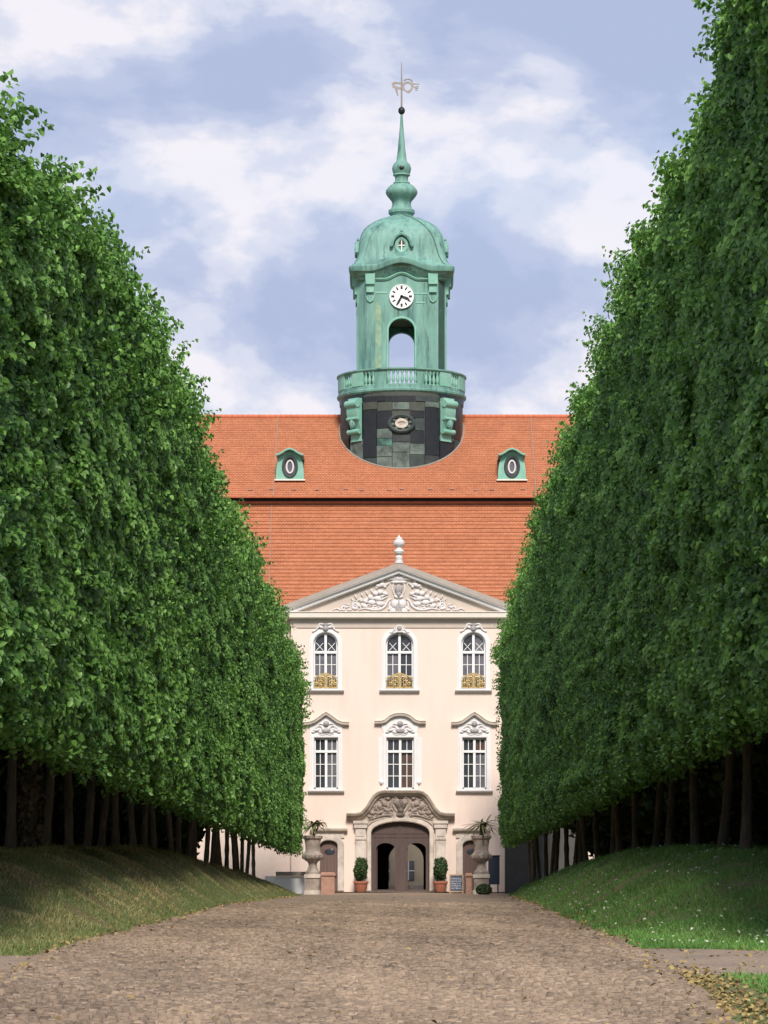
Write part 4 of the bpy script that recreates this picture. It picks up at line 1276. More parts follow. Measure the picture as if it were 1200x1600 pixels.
# curved architrave over the clock
q = MB()
pts = []
for t in np.linspace(-1, 1, 25):
    b = 0.5 + 0.5 * math.cos(math.pi * min(1, abs(t) / 0.62))
    pts.append((t * tw(44), tz(449) + b * tw(9.5)))
q.sweep(pts, [(-0.10, 0), (-0.10, 0.08), (0.0, 0.16), (0.06, 0.16), (0.06, 0)], -SH); q.build('architrave', M['copper_pale'], sh)
for a, b, c, d in ((-44, -22, 468, 471), (20, 43, 470, 472), (22, 36, 484, 486)):
    q = MB(); q.box(tw(a), tw(b), -SH - 0.03, -SH - 0.002, tz(d), tz(c)); q.build('seam', M['copper_pale'], sh)

# cornice with raised eyebrow over each face
EB = tw(13)
cz = tz(441)
lev = [(SH + 0.02, 0.42, tz(451), EB), (SH + 0.12, 0.42, tz(449.5), EB), (SH + 0.16, 0.42, tz(446.5), EB), (SH + 0.40, 0.46, tz(443), EB), (SH + 0.46, 0.46, tz(440), EB), (SH + 0.58, 0.46, tz(438.5), EB), (SH + 0.64, 0.46, tz(434), EB), (SH + 0.64, 0.46, tz(431), EB), (SH + 0.52, 0.46, tz(428.5), EB)]
q = MB(); loft(q, lev, 24, 3)
tdirect(q, 'cornice', M['copper'], True)
# bell shaped dome
dz = cz + 0.55
dome_px = [(79, 430, 1.0, .10), (73, 425, .95, .11), (69, 417, .62, .12), (66.5, 408, .3, .14), (65.5, 397, .1, .18), (64.5, 386, 0, .22), (62, 376, 0, .28), (57.5, 367, 0, .34), (51, 359, 0, .42), (42, 351.5, 0, .5), (32, 345.5, 0, .6), (23, 341.5, 0, .8), (18, 339, 0, .9)]
lev = []
for (hp, yp, amp, cr) in dome_px:
    h = tw(hp)
    lev.append((h, h * cr + 0.05, tz(yp), EB * amp * 0.95))
q = MB(); loft(q, lev, 24, 4)
tdirect(q, 'dome', M['copper'], True)
# standing seams on the dome
for f in range(4):
    for s in (-1, 1):
        q = MB()
        pts = []
        for (hp, yp, amp, cr) in dome_px:
            h = tw(hp); c = h * cr + 0.05
            pts.append((s * (h - c * 0.9) * 0.98, -h - 0.0, tz(yp) + (0 if hp > 78 else 0.0)))
        q.tube(pts, 0.035, 5)
        o = tdirect(q, 'standing_seam', M['copper_dark' if s > 0 else 'copper']); o.rotation_euler = (0, 0, f * math.pi / 2)
# dome oculi on four faces
for f in range(4):
    oc = tpart('oculus')
    oc.rotation_euler = (0, 0, f * math.pi / 2)
    Yo = -tw(64.5) - 0.06
    z0 = tz(383.5, Yo)
    def ov(rx, rz): return [(rx * math.cos(t), z0 + rz * math.sin(t)) for t in np.linspace(0, 2 * math.pi, 22, endpoint=False)]
    q = MB(); q.sweep(ov(tw(8), tw(11)), [(-0.10, -0.6), (-0.10, 0.10), (0, 0.14), (0.12, 0.08), (0.16, -0.6)], Yo, True); q.build('rim', M['copper_pale'], oc, True)
    q = MB(); q.prism(ov(tw(7.5), tw(10.5)), Yo, Yo + 0.3); q.build('pane', M['glass_warm'], oc)
    q = MB(); q.box(-0.03, 0.03, Yo - 0.05, Yo - 0.001, z0 - tw(10), z0 + tw(10)); q.box(-tw(7.5), tw(7.5), Yo - 0.053, Yo - 0.003, z0 - 0.03, z0 + 0.03); q.build('bars', M['frame'], oc)
    q = MB()
    hp = [(-17, 386), (-14.5, 384), (-13, 378), (-9, 371.5), (-4, 368), (0, 366.5), (4, 368), (9, 371.5), (13, 378), (14.5, 384), (17, 386)]
    q.sweep([(tw(a), tz(b, Yo)) for a, b in hp], [(-0.06, -1.0), (-0.06, 0.28), (0.03, 0.32), (0.10, 0.22), (0.10, -1.0)], Yo); q.build('hood', M['copper'], oc)
    q = MB(); q.lathe([(0.08, 0), (0.05, 0.1), (0.10, 0.2), (0.05, 0.3), (0.01, 0.34)], (0, Yo - 0.1, tz(366, Yo)), 8); q.build('knob', M['copper'], oc, True)
# lantern, onions and spire
q = MB()
sp_px = [(17, 341), (17.5, 337), (20.5, 334), (20.5, 331), (17.5, 328), (15.5, 324), (14.5, 319), (15.5, 315), (19, 311), (23, 306), (25, 302), (24.5, 297.5), (21, 293), (16, 290), (12, 287.5), (10.5, 284), (10, 278.5), (12, 274), (14.2, 268), (15, 263), (13.5, 258), (10.5, 254.5), (8.2, 252), (7.4, 246), (5.6, 230), (4.0, 212), (2.6, 195), (1.8, 182), (1.6, 178)]
q.lathe([(tw(r), tz(y)) for r, y in sp_px], (0, 0, 0), 20)
tdirect(q, 'spire', M['copper'], True)
for yy, rr in ((329.5, 20.0), (291, 17.5), (286, 12.5), (273.5, 13)):
    q = MB(); q.lathe([(tw(rr - 2), tz(yy + 1.5)), (tw(rr + 0.5), tz(yy + 1)), (tw(rr + 0.5), tz(yy - 0.6)), (tw(rr - 3), tz(yy - 1.5))], (0, 0, 0), 20)
    tdirect(q, 'spire_ring', M['copper_pale'], True)
q = MB(); q.blob((0, -tw(14.2), tz(265)), (0.17, 0.1, 0.13), 10); tdirect(q, 'spire_hatch', M['copper_black'], True)
q = MB(); q.blob((0, 0, tz(173)), (tw(5.4), tw(5.4), tw(6.2)), 16); tdirect(q, 'spire_ball', M['iron'], True)
# weathervane
wv = tpart('weathervane')
q = MB(); q.tube([(0, 0, tz(170)), (0, 0, tz(130)), (0, 0, tz(98))], [0.06, 0.05, 0.02], 8); q.build('rod', M['vane'], wv, True)
def vz(y): return tz(y / 14.545 + 80)
def vx(x): return tw(x / 14.545 + 590 - 627.3)
q = MB()
q.prism([(vx(315), vz(735)), (vx(365), vz(695)), (vx(590), vz(715)), (vx(640), vz(690)), (vx(720), vz(690)), (vx(790), vz(725)), (vx(945), vz(740)), (vx(945), vz(760)), (vx(820), vz(760)), (vx(800), vz(860)), (vx(750), vz(930)), (vx(690), vz(960)), (vx(640), vz(925)), (vx(580), vz(885)), (vx(450), vz(860)), (vx(470), vz(1005)), (vx(440), vz(1010)), (vx(385), vz(840)), (vx(340), vz(835))], -0.03, 0.03,
        [[(vx(680) + 0.22 * math.cos(t), vz(815) + 0.24 * math.sin(t)) for t in np.linspace(0, 2 * math.pi, 16, endpoint=False)], [(vx(400), vz(745)), (vx(560), vz(755)), (vx(570), vz(790)), (vx(500), vz(820)), (vx(400), vz(790))]])
q.build('vane_plate', M['vane'], wv)
q = MB(); q.tube([(vx(590), 0, vz(670)), (vx(640), 0, vz(640)), (vx(700), 0, vz(632)), (vx(760), 0, vz(655)), (vx(790), 0, vz(700))], 0.045, 6); q.build('curl', M['vane'], wv, True)
for yy, xe in ((810, 930), (845, 920), (885, 910)):
    q = MB(); q.tube([(vx(850), 0, vz(yy)), (vx(xe), 0, vz(yy - 5))], 0.035, 6); q.build('tail_prong', M['vane'], wv)
q = MB(); q.tube([(vx(800), 0, vz(790)), (vx(860), 0, vz(850))], 0.03, 6); q.build('tail_stem', M['vane'], wv)
# clock
ck = tpart('clock')
ycl = -SH - 0.06
cr = tw(17.8) * 0.985
ccz = tz(463.3, ycl)
def disc(r, n=40): return [(r * math.cos(t), ccz + r * math.sin(t)) for t in np.linspace(0, 2 * math.pi, n, endpoint=False)]
q = MB(); q.prism(disc(cr), ycl - 0.06, ycl + 0.08); q.build('clock_face', M['clock_white'], ck)
q = MB(); q.sweep(disc(cr), [(0.0, -0.05), (0.0, 0.09), (-0.05, 0.09), (-0.05, -0.05)], ycl, True); q.build('clock_rim', M['frame'], ck)
for i in range(12):
    t = i * math.pi / 6
    q = MB()
    w = 0.05 if i % 3 else 0.07
    a, b = cr * 0.63, cr * 0.92
    c_, s_ = math.cos(t), math.sin(t)
    y0, y1 = ycl - 0.075, ycl - 0.061
    q.add([(a * s_ - w * c_, y0, ccz + a * c_ + w * s_), (a * s_ + w * c_, y0, ccz + a * c_ - w * s_), (b * s_ + w * c_, y0, ccz + b * c_ - w * s_), (b * s_ - w * c_, y0, ccz + b * c_ + w * s_),
           (a * s_ - w * c_, y1, ccz + a * c_ + w * s_), (a * s_ + w * c_, y1, ccz + a * c_ - w * s_), (b * s_ + w * c_, y1, ccz + b * c_ - w * s_), (b * s_ - w * c_, y1, ccz + b * c_ + w * s_)],
          [(0, 3, 2, 1), (4, 5, 6, 7), (0, 1, 5, 4), (1, 2, 6, 5), (2, 3, 7, 6), (3, 0, 4, 7)])
    q.build('hour_mark', M['black'], ck)
for ang, ln, w, nm in ((3.68 / 12 * 2 * math.pi, 0.74, 0.085, 'hour_hand'), (34.8 / 60 * 2 * math.pi, 0.88, 0.075, 'minute_hand')):
    c_, s_ = math.cos(ang), math.sin(ang)
    q = MB()
    def hp(r, u): return (r * s_ + u * c_, ccz + r * c_ - u * s_)
    q.prism([hp(-0.12 * cr, -w * 0.7), hp(-0.12 * cr, w * 0.7), hp(ln * cr * 0.7, w), hp(ln * cr, 0), hp(ln * cr * 0.7, -w)], ycl - 0.12, ycl - 0.085)
    q.build(nm, M['black'], ck)
tag(tower, 'green copper clock tower with balcony, open arch, dome and spire on the roof ridge', 'tower')

# ------------------------------------------------------------------ things around the gate
def courtyard():
    c = empty('courtyard_building', (0, 244, 0.04))
    q = MB(); q.box(-16, 16, 0, 1, 0, 9.5); q.build('wall', M['court'], c)
    for i in range(-4, 5):
        q = MB(); q.box(i * 1.9 - 0.45 + 0.5, i * 1.9 + 0.45 + 0.5, -0.06, -0.002, 0.9, 2.4); w = q.build('window', M['glass_grey'], c)
        q = MB(); q.box(i * 1.9 + 0.46, i * 1.9 + 0.54, -0.10, -0.061, 0.9, 2.4); q.box(i * 1.9 + 0.05, i * 1.9 + 0.95, -0.104, -0.062, 1.6, 1.68); q.build('bars', M['frame'], w)
    q = MB(); q.box(-16, 16, -0.2, -0.002, 0, 0.55); q.build('plinth', M['stone'], c)
    tag(c, 'ochre courtyard building glimpsed through the open gate', 'building')
courtyard()

def px(x, Y): return (x - 628) * Y / 5000.0
def pz(y, Y): return (1395 - y) * Y / 5000.0

def urn(xc, Y, label, pal):
    g = float(ground_z(px(xc, Y), Y))
    u = empty('stone_urn', (px(xc, Y), Y, g))
    k = Y / 5000.0
    top = pz(1305.5, Y) - g
    def h(y): return pz(y, Y) - g
    q = MB(); q.box(-11.5 * k, 11.5 * k, -11.5 * k, 11.5 * k, -0.1, h(1372)); q.build('pedestal', M['urn'], u)
    q = MB(); q.box(-13.5 * k, 13.5 * k, -13.5 * k, 13.5 * k, -0.1, h(1391)); q.box(-13 * k, 13 * k, -13 * k, 13 * k, h(1371.9), h(1366)); q.build('pedestal_moulding', M['stone_pale'], u)
    prof = [(12, 1366), (12, 1362), (9, 1360), (6.5, 1354), (6.5, 1350), (8, 1347), (13, 1343.5), (16, 1339.5), (16, 1336), (13, 1333), (11, 1329), (11.5, 1321), (12.5, 1315), (13, 1312), (15.5, 1310), (16, 1306.5), (15, 1305.5), (12, 1306), (11, 1312)]
    q = MB(); q.lathe([(r * k, h(y)) for r, y in prof], (0, 0, 0), 24); q.build('bowl', M['urn'], u, True)
    q = MB()
    for i in range(12):
        a = i * math.pi / 6
        q.blob((14.2 * k * math.cos(a), 14.2 * k * math.sin(a), h(1338.5)), (0.12, 0.12, 0.16), 7)
    q.build('gadroon_band', M['urn'], u, True)
    tag(u, label, 'urn')
    return u, g + h(1311)
uL, zL = urn(488.5, 192.0, 'weathered sandstone urn on a square pedestal beside the left side door', 0)
uR, zR = urn(752.0, 192.0, 'weathered sandstone urn on a square pedestal beside the chalkboard', 0)

def blade_leaves(items, name, m, parent):
    """long arching strap leaves: items (base, azimuth, elevation, length, width, droop)."""
    V, F, T = [], [], []
    for (b, az_, el, L, W, dr) in items:
        n = 5
        d = Vector((math.cos(az_), math.sin(az_), 0))
        s = Vector((-math.sin(az_), math.cos(az_), 0))
        o = len(V)
        for i in range(n + 1):
            t = i / n
            c = Vector(b) + d * (L * t * math.cos(el)) + Vector((0, 0, L * t * math.sin(el) - dr * L * t * t))
            w = W * (0.6 + 1.2 * t) * (1 - t) ** 0.7 + 0.004
            V += [c - s * w + Vector((0, 0, 0.3 * w)), c, c + s * w + Vector((0, 0, 0.3 * w))]
        tt = random.random()
        for i in range(n):
            for k in (0, 1):
                F.append((o + i * 3 + k, o + i * 3 + k + 1, o + i * 3 + k + 4, o + i * 3 + k + 3)); T.append(tt)
    return np_mesh(name, np.array([tuple(v) for v in V]), np.array(F), m, np.array(T), parent)

def yucca(xc, Y, z, label, seed, spread):
    random.seed(seed)
    y = empty('yucca_plant', (px(xc, Y), Y, z))
    q = MB(); q.tube([(0, 0, -0.1), (0.05, 0, 0.3), (0.02, 0, 0.75)], [0.17, 0.11, 0.08], 8)
    q.tube([(0.03, 0, 0.3), (0.28, -0.05, 0.62), (0.32, -0.05, 0.85)], [0.08, 0.06, 0.05], 7)
    q.build('stem', M['bark'], y, True)
    it = []
    for i in range(46):
        hub = (0.02, 0, 0.8) if i % 3 else (0.32, -0.05, 0.9)
        it.append((hub, random.uniform(0, 2 * math.pi), random.uniform(-0.1, 0.95), random.uniform(0.7, 1.25) * spread, random.uniform(0.06, 0.095), random.uniform(0.35, 0.85)))
    for i in range(10):
        it.append(((0, 0, 0.05), random.uniform(0, 2 * math.pi), random.uniform(0.1, 0.6), random.uniform(0.4, 0.75), 0.05, 0.4))
    blade_leaves(it, 'foliage', M['leaf_yucca'], y)
    tag(y, label, 'plant')
yucca(489, 192.0, zL, 'spiky yucca with drooping leaves growing in the left urn', 3, 0.95)
yucca(751, 192.0, zR, 'larger spiky yucca growing in the right urn before the hedge', 9, 1.15)
random.seed(21)

def potted(xc, label, seed):
    rng = np.random.default_rng(seed)
    Y = 198.6
    p = empty('potted_laurel', (px(xc, Y), Y, 0.046))
    q = MB(); q.lathe([(0.30, 0), (0.33, 0.05), (0.42, 0.52), (0.47, 0.54), (0.47, 0.66), (0.41, 0.67), (0.39, 0.58)], (0, 0, 0), 18); q.build('pot', M['terracotta'], p, True)
    q = MB(); q.lathe([(0.0, 0.57), (0.39, 0.58), (0.39, 0.60), (0.0, 0.62)], (0, 0, 0), 14); q.build('soil', M['bark'], p)
    q = MB(); q.tube([(0, 0, 0.55), (0.02, 0, 1.0), (0, 0, 1.7)], [0.04, 0.035, 0.02], 6); q.build('stem', M['bark'], p)
    n = 1500
    d = norm(rng.normal(size=(n, 3)))
    rad = (0.82 + 0.22 * rng.random(n)) * (0.9 + 0.1 * np.sin(d[:, 0] * 5 + d[:, 2] * 4 + seed))
    P = np.stack([d[:, 0] * 0.45 * rad, d[:, 1] * 0.45 * rad, 1.42 + d[:, 2] * 0.80 * rad], axis=1)
    Vv, Ff = leaf_arrays(P, d + rng.normal(0, 0.4, (n, 3)), rng.normal(size=(n, 3)) + np.array([0, 0, 0.7]), 0.12 + 0.05 * rng.random(n), 0.055 + 0.02 * rng.random(n))
    np_mesh('foliage', Vv, Ff, M['leaf_laurel'], np.repeat(rng.random(n), 2), p)
    tag(p, label, 'potted shrub')
potted(564, 'clipped laurel in a terracotta pot at the left pilaster of the gate', 1)
potted(688, 'clipped laurel in a terracotta pot between the gate and the chalkboard', 2)

# chalkboard
Y = 195.5
cb = empty('chalkboard', (px(713, Y), Y, float(ground_z(px(713, Y), Y))))
k = Y / 5000
hh = pz(1366, Y) - cb.location.z
def tilt(mbq, s):
    mbq.v = [(x, y + s * (0.42 * (1 - z / hh)), z) for x, y, z in mbq.v]
    return mbq
q = MB(); w = 11 * k
for a, b, c, d in ((-w, -w + 0.07, 0, hh), (w - 0.07, w, 0, hh), (-w + 0.07, w - 0.07, hh - 0.08, hh), (-w + 0.07, w - 0.07, 0.10, 0.18)):
    q.box(a, b, -0.035, 0.035, c, d)
tilt(q, -1).build('frame', M['wood'], cb)
q = MB(); q.box(-w + 0.07, w - 0.07, -0.02, 0.02, 0.18, hh - 0.08); tilt(q, -1).build('board', M['slate'], cb)
q = MB()
for a in (-w, w - 0.06): q.box(a, a + 0.06, 0.04, 0.09, 0, hh - 0.05)
q.box(-w + 0.06, w - 0.06, 0.045, 0.085, hh - 0.14, hh - 0.06)
tilt(q, 1).build('rear_frame', M['wood'], cb)
q = MB()
for j, zz in enumerate(np.linspace(hh - 0.24, 0.32, 7)):
    x = -w + 0.13
    while x < w - 0.15:
        ln = random.uniform(0.05, 0.14)
        q.box(x, min(x + ln, w - 0.11), -0.0255, -0.0215, zz - 0.022, zz + random.uniform(0.005, 0.022))
        x += ln + 0.035
tag(tilt(q, -1).build('chalk_lines', M['chalk'], cb), kind='stuff')
tag(cb, 'wood framed chalkboard standing on the ground right of the gate', 'chalkboard')

def post(xc, wpx, y0, y1, Y, label, m='sandred'):
    g = float(ground_z(px(xc, Y), Y))
    p = empty('stone_post', (px(xc, Y), Y, g))
    k = Y / 5000; w = wpx * k / 2; h = pz(y0, Y) - g
    q = MB(); q.box(-w, w, -w, w, -0.1, h - 0.20, 0.01); q.build('shaft', M[m], p)
    q = MB(); q.box(-w - 0.06, w + 0.06, -w - 0.06, w + 0.06, h - 0.199, h - 0.09); q.box(-w - 0.02, w + 0.02, -w - 0.02, w + 0.02, h - 0.0899, h, 0.03); q.build('cap', M[m], p)
    tag(p, label, 'post')
post(512.5, 21, 1363, 1400, 191.0, 'reddish sandstone post close beside the left urn')
post(732.5, 9, 1364, 1400, 190.5, 'narrow reddish post between the chalkboard and the right urn')

# white panelled bench wall left of the urn
Y = 193.5
g = float(ground_z(px(447, Y), Y))
bw = empty('white_bench', (px(447, Y), Y, g))
k = Y / 5000
q = MB(); q.box(-33 * k, 29 * k, 0, 0.5, -0.3, pz(1369, Y) - g); q.build('panel', M['white_panel'], bw)
q = MB(); q.box(-16 * k, 30 * k, -0.15, 0.65, pz(1368.6, Y) - g, pz(1362, Y) - g); q.build('coping', M['flash'], bw)
tag(bw, 'low white panelled bench wall with a dark coping behind the left urn', 'bench')

# dark notice cabinet behind the right urn
Y = 196.5
nc = empty('notice_cabinet', (px(772, Y), Y, 0.03)); k = Y / 5000
q = MB(); q.box(-9 * k, 8.5 * k, -0.15, 0.15, pz(1382, Y) - 0.03, pz(1338.5, Y) - 0.03); q.build('case', M['slate'], nc)
q = MB(); q.box(-9.8 * k, 9.3 * k, -0.19, 0.19, pz(1338.4, Y) - 0.03, pz(1336.4, Y) - 0.03); q.build('top', M['iron'], nc)
for a in (-7, 6):
    q = MB(); q.box((a - 1) * k, (a + 1) * k, -0.05, 0.05, -0.05, pz(1381.9, Y) - 0.03); q.build('leg', M['iron'], nc)
tag(nc, 'dark blue notice cabinet standing behind the right urn', 'cabinet')

# dark boxwood ball at the foot of the right urn
def boxball(xc, yc, rpx, Y, label):
    rng = np.random.default_rng(5)
    k = Y / 5000
    g = float(ground_z(px(xc, Y), Y))
    n = 1600
    d = norm(rng.normal(size=(n, 3)))
    r = rpx * k
    P = d * (r * (0.86 + 0.16 * rng.random(n)))[:, None]
    P[:, 2] = P[:, 2] * 0.72 + r * 0.68
    Vv, Ff = leaf_arrays(P, d + rng.normal(0, 0.5, (n, 3)), rng.normal(size=(n, 3)), 0.06 + 0.03 * rng.random(n), 0.04 + 0.015 * rng.random(n))
    b = empty('boxwood_shrub', (px(xc, Y), Y, g))
    np_mesh('foliage', Vv, Ff, M['leaf_dark'], np.repeat(rng.random(n), 2), b)
    q = MB(); q.tube([(0, 0, -0.1), (0, 0, r * 0.8)], 0.05, 6); q.build('stem', M['bark'], b)
    tag(b, label, 'shrub')
boxball(756, 1390, 12.5, 190.4, 'low dark boxwood shrub at the foot of the right urn')

# shaded garden wall right of the facade
gw = empty('garden_wall', (px(812, 189), 195, 0.0))
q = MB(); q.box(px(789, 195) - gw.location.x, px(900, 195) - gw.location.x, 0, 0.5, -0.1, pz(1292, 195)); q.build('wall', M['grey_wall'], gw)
q = MB(); q.box(px(787, 195) - gw.location.x, px(901, 195) - gw.location.x, -0.08, 0.58, pz(1292, 195) + 0.002, pz(1289, 195)); q.build('coping', M['flash'], gw)
tag(gw, 'plain grey garden wall joining the right corner of the palace', 'wall')

# ------------------------------------------------------------------ avenue trees
def fourier(seed, scales):
    rng = np.random.default_rng(seed)
    ks = []
    for (wl_, amp) in scales:
        for _ in range(5):
            d = norm(rng.normal(size=(1, 3)))[0]
            ks.append((d * 2 * math.pi / (wl_ * (0.7 + 0.6 * rng.random())), rng.random() * 6.28, amp / 2.2))
    def f(P):
        s = np.zeros(len(P))
        for kv, ph, a in ks:
            s += a * np.sin(P @ kv + ph)
        return s
    return f

def crown_mesh(seed, s, depth, zb, zt, hy, n_face, leaf=0.118):
    """clipped crown: s = +1 when the clipped face looks to +x, face at s*depth; z in world height."""
    rng = np.random.default_rng(seed)
    f = fourier(seed + 50, [(3.2, 0.09), (1.2, 0.075), (0.5, 0.065)])
    H = zt - zb
    Ps, Ns, Ts, Ls, Tn = [], [], [], [], []
    def put(P, N, size, droop=0.8, tint=0.0):
        n = len(P)
        Ps.append(P); Ns.append(N + rng.normal(0, 0.42, (n, 3)) + np.array([0, 0, 0.35]))
        Ts.append(rng.normal(0, 0.6, (n, 3)) + np.array([0, 0, -droop]) + N * 0.25)
        Ls.append(size * (0.7 + 0.6 * rng.random(n)))
        Tn.append(np.clip(0.40 + tint + rng.normal(0, 0.2, n) + (rng.random(n) > 0.90) * 0.4, 0, 1))
    def edge(z):       # the face leans in a little at the top, tucks under at the bottom
        t = (z - zb) / H
        return -0.25 * np.clip((t - 0.93) / 0.07, 0, 1) ** 2 - 0.5 * np.clip((0.05 - t) / 0.05, 0, 1) ** 2
    # clipped face
    n = n_face
    y = rng.uniform(-hy, hy, n); z = zb + H * rng.random(n)
    dp = rng.exponential(0.20, n)
    P = np.stack([np.zeros(n), y, z], axis=1)
    d = f(P * np.array([1.0, 0.3, 1.0]))          # long soft swells along the row, short ones up the face
    z = z + 0.35 * f(P + 30) * (z - zb < 1.2)
    x = depth + edge(z) + d - dp - 0.10 * (y / hy) ** 2
    keep = rng.random(n) < np.clip(0.74 + d * 2.9, 0.10, 1)
    P = np.stack([s * x, y, z], axis=1)[keep]
    N = np.tile(np.array([[s * 0.8, -0.75, 0.2]]), (len(P), 1))
    put(P, N, leaf, tint=0.0)
    Tn[-1] = np.clip(Tn[-1] + d[keep] * 0.95 - np.minimum(dp[keep], 0.5) * 0.35, 0, 1)  # hollows and deeper leaves tinted darker, shade put into the colour
    # inner filler behind the face
    n = int(n_face * 0.11)
    P = np.stack([s * (depth - 0.45 - 0.5 * rng.random(n)), rng.uniform(-hy, hy, n), zb + 0.15 + (H - 0.3) * rng.random(n)], axis=1)
    put(P, np.tile(np.array([[s, 0, 0.2]]), (n, 1)), leaf * 2.6, tint=-0.3)  # darker tint paints the shade inside the gaps
    # top and underside
    n = int(n_face * 0.12)
    P = np.stack([s * rng.uniform(-depth, depth, n), rng.uniform(-hy, hy, n), np.full(n, zt)], axis=1)
    P[:, 2] += f(P) - rng.exponential(0.2, n) - 0.3 * (np.abs(P[:, 0]) / depth) ** 6
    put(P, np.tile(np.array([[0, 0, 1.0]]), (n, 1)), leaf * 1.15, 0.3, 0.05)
    n = int(n_face * 0.12)
    inn = 2 * depth * rng.random(n) ** 1.6
    P = np.stack([s * (depth - 0.2 - inn), rng.uniform(-hy, hy, n), np.full(n, zb)], axis=1)
    P[:, 2] += 0.9 * f(P) + rng.exponential(0.3, n) + 1.25 * inn
    put(P, np.tile(np.array([[s * 0.4, -0.4, -0.5]]), (n, 1)), leaf * 1.2, 0.6, -0.15)  # underside leaves tinted darker to paint their shade
    # rear side and ends, coarser
    n = int(n_face * 0.06)
    P = np.stack([np.full(n, -s * depth), rng.uniform(-hy, hy, n), zb + 2.5 + (H - 2.5) * rng.random(n)], axis=1)
    P[:, 0] += s * rng.exponential(0.25, n)
    put(P, np.tile(np.array([[-s, 0, 0.2]]), (n, 1)), leaf * 3.2, tint=-0.1)
    for e_ in (-1, 1):
        n = int(n_face * 0.06)
        P = np.stack([rng.uniform(-depth, depth, n), np.full(n, e_ * hy), zb + H * rng.random(n)], axis=1)
        P[:, 2] = np.maximum(P[:, 2], zb + 1.2 * (depth - s * P[:, 0]))
        P[:, 1] -= e_ * rng.exponential(0.25, n)
        put(P, np.tile(np.array([[0.2 * s, e_, 0.2]]), (n, 1)), leaf * 1.25)
    # loose shoots along the top edge, the face and the lower rim
    shoots = []
    for _ in range(46):
        yy = rng.uniform(-hy, hy)
        c = np.array([s * (depth - 0.15), yy, zt - rng.random() * 0.8])
        shoots.append((c, np.array([s * rng.uniform(0.2, 1.0), rng.normal(0, 0.3), rng.uniform(0.1, 1.1)]), rng.uniform(0.25, 0.75)))
    for _ in range(40):
        c = np.array([s * (depth - 0.05), rng.uniform(-hy, hy), zb + 0.4 + rng.random() * (H - 0.8)])
        shoots.append((c, np.array([s * 1.0, rng.normal(0, 0.4), rng.uniform(-0.3, 0.6)]), rng.uniform(0.2, 0.5)))
    for _ in range(40):
        c = np.array([s * (depth - rng.random() * 0.8), rng.uniform(-hy, hy), zb + 0.2])
        shoots.append((c, np.array([s * rng.uniform(-0.2, 0.5), rng.normal(0, 0.3), -1.0]), rng.uniform(0.2, 0.6)))
    for _ in range(7):          # stray tufts that escaped the shears
        c0 = np.array([s * (depth - 0.2), rng.uniform(-hy, hy), zt - 3.2 * rng.random() ** 2.2])
        d0 = np.array([s * rng.uniform(0.5, 1.0), rng.normal(0, 0.2), rng.uniform(0.0, 0.8)])
        for _ in range(rng.integers(3, 7)):
            shoots.append((c0 + rng.normal(0, 0.14, 3), d0 + rng.normal(0, 0.22, 3), rng.uniform(0.45, 1.05)))
    for c, d, L in shoots:
        d = d / np.linalg.norm(d)
        n = int(5 + L * 22)
        t = rng.random(n)
        P = c + d * (L * t)[:, None] + rng.normal(0, 0.05, (n, 3)) - np.array([0, 0, 1.0]) * (0.12 * t ** 2)[:, None]
        put(P, np.tile(d, (n, 1)) + rng.normal(0, 0.6, (n, 3)), leaf * 0.95, 0.9, 0.06)
    P = np.concatenate(Ps); N = np.concatenate(Ns); T = np.concatenate(Ts); L = np.concatenate(Ls); tn = np.concatenate(Tn)
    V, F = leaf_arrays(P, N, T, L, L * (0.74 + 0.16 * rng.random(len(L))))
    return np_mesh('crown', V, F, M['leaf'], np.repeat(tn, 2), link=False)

def trunk_mesh(seed, rad, h, low=0.8):
    rng = random.Random(seed)
    q = MB()
    bx, by = rng.uniform(-0.28, 0.28), rng.uniform(-0.35, 0.35)
    pts, rr = [], []
    for t, r in ((-0.10, 1.7), (0.0, 1.35), (0.04, 1.12), (0.08, 1.05), (0.12, 1.0), (0.16, 1.04), (0.20, 0.96), (0.25, 0.97), (0.32, 0.92), (0.45, 0.85), (0.7, 0.65), (1.0, 0.3)):
        pts.append((bx * math.sin(t * 3.0), by * math.sin(t * 2.4), h * t)); rr.append(rad * r * rng.uniform(0.88, 1.14))
    q.tube(pts, rr, 10)
    for i in range(5):          # burrs
        a = rng.uniform(0, 6.28); z0 = h * rng.uniform(0.03, 0.3); t0 = z0 / h
        q.blob((bx * math.sin(t0 * 3.0) + math.cos(a) * rad * 0.85, by * math.sin(t0 * 2.4) + math.sin(a) * rad * 0.85, z0), (rad * 0.4, rad * 0.4, rad * 0.6), 7)
    for i in range(9):
        a = rng.uniform(0, 6.28); z0 = h * rng.uniform(0.28, 0.8)
        L = rng.uniform(1.0, 1.9)
        q.tube([(0, 0, z0), (math.cos(a) * L * 0.3, math.sin(a) * L * 0.8, z0 + L * 0.45), (math.cos(a) * L * 0.5, math.sin(a) * L * 1.6, z0 + L * 0.9)], [rad * 0.42, rad * 0.28, rad * 0.1], 6)
    o = q.build('trunk', M['bark'], None, True)
    me = o.data
    bpy.data.objects.remove(o)
    return me

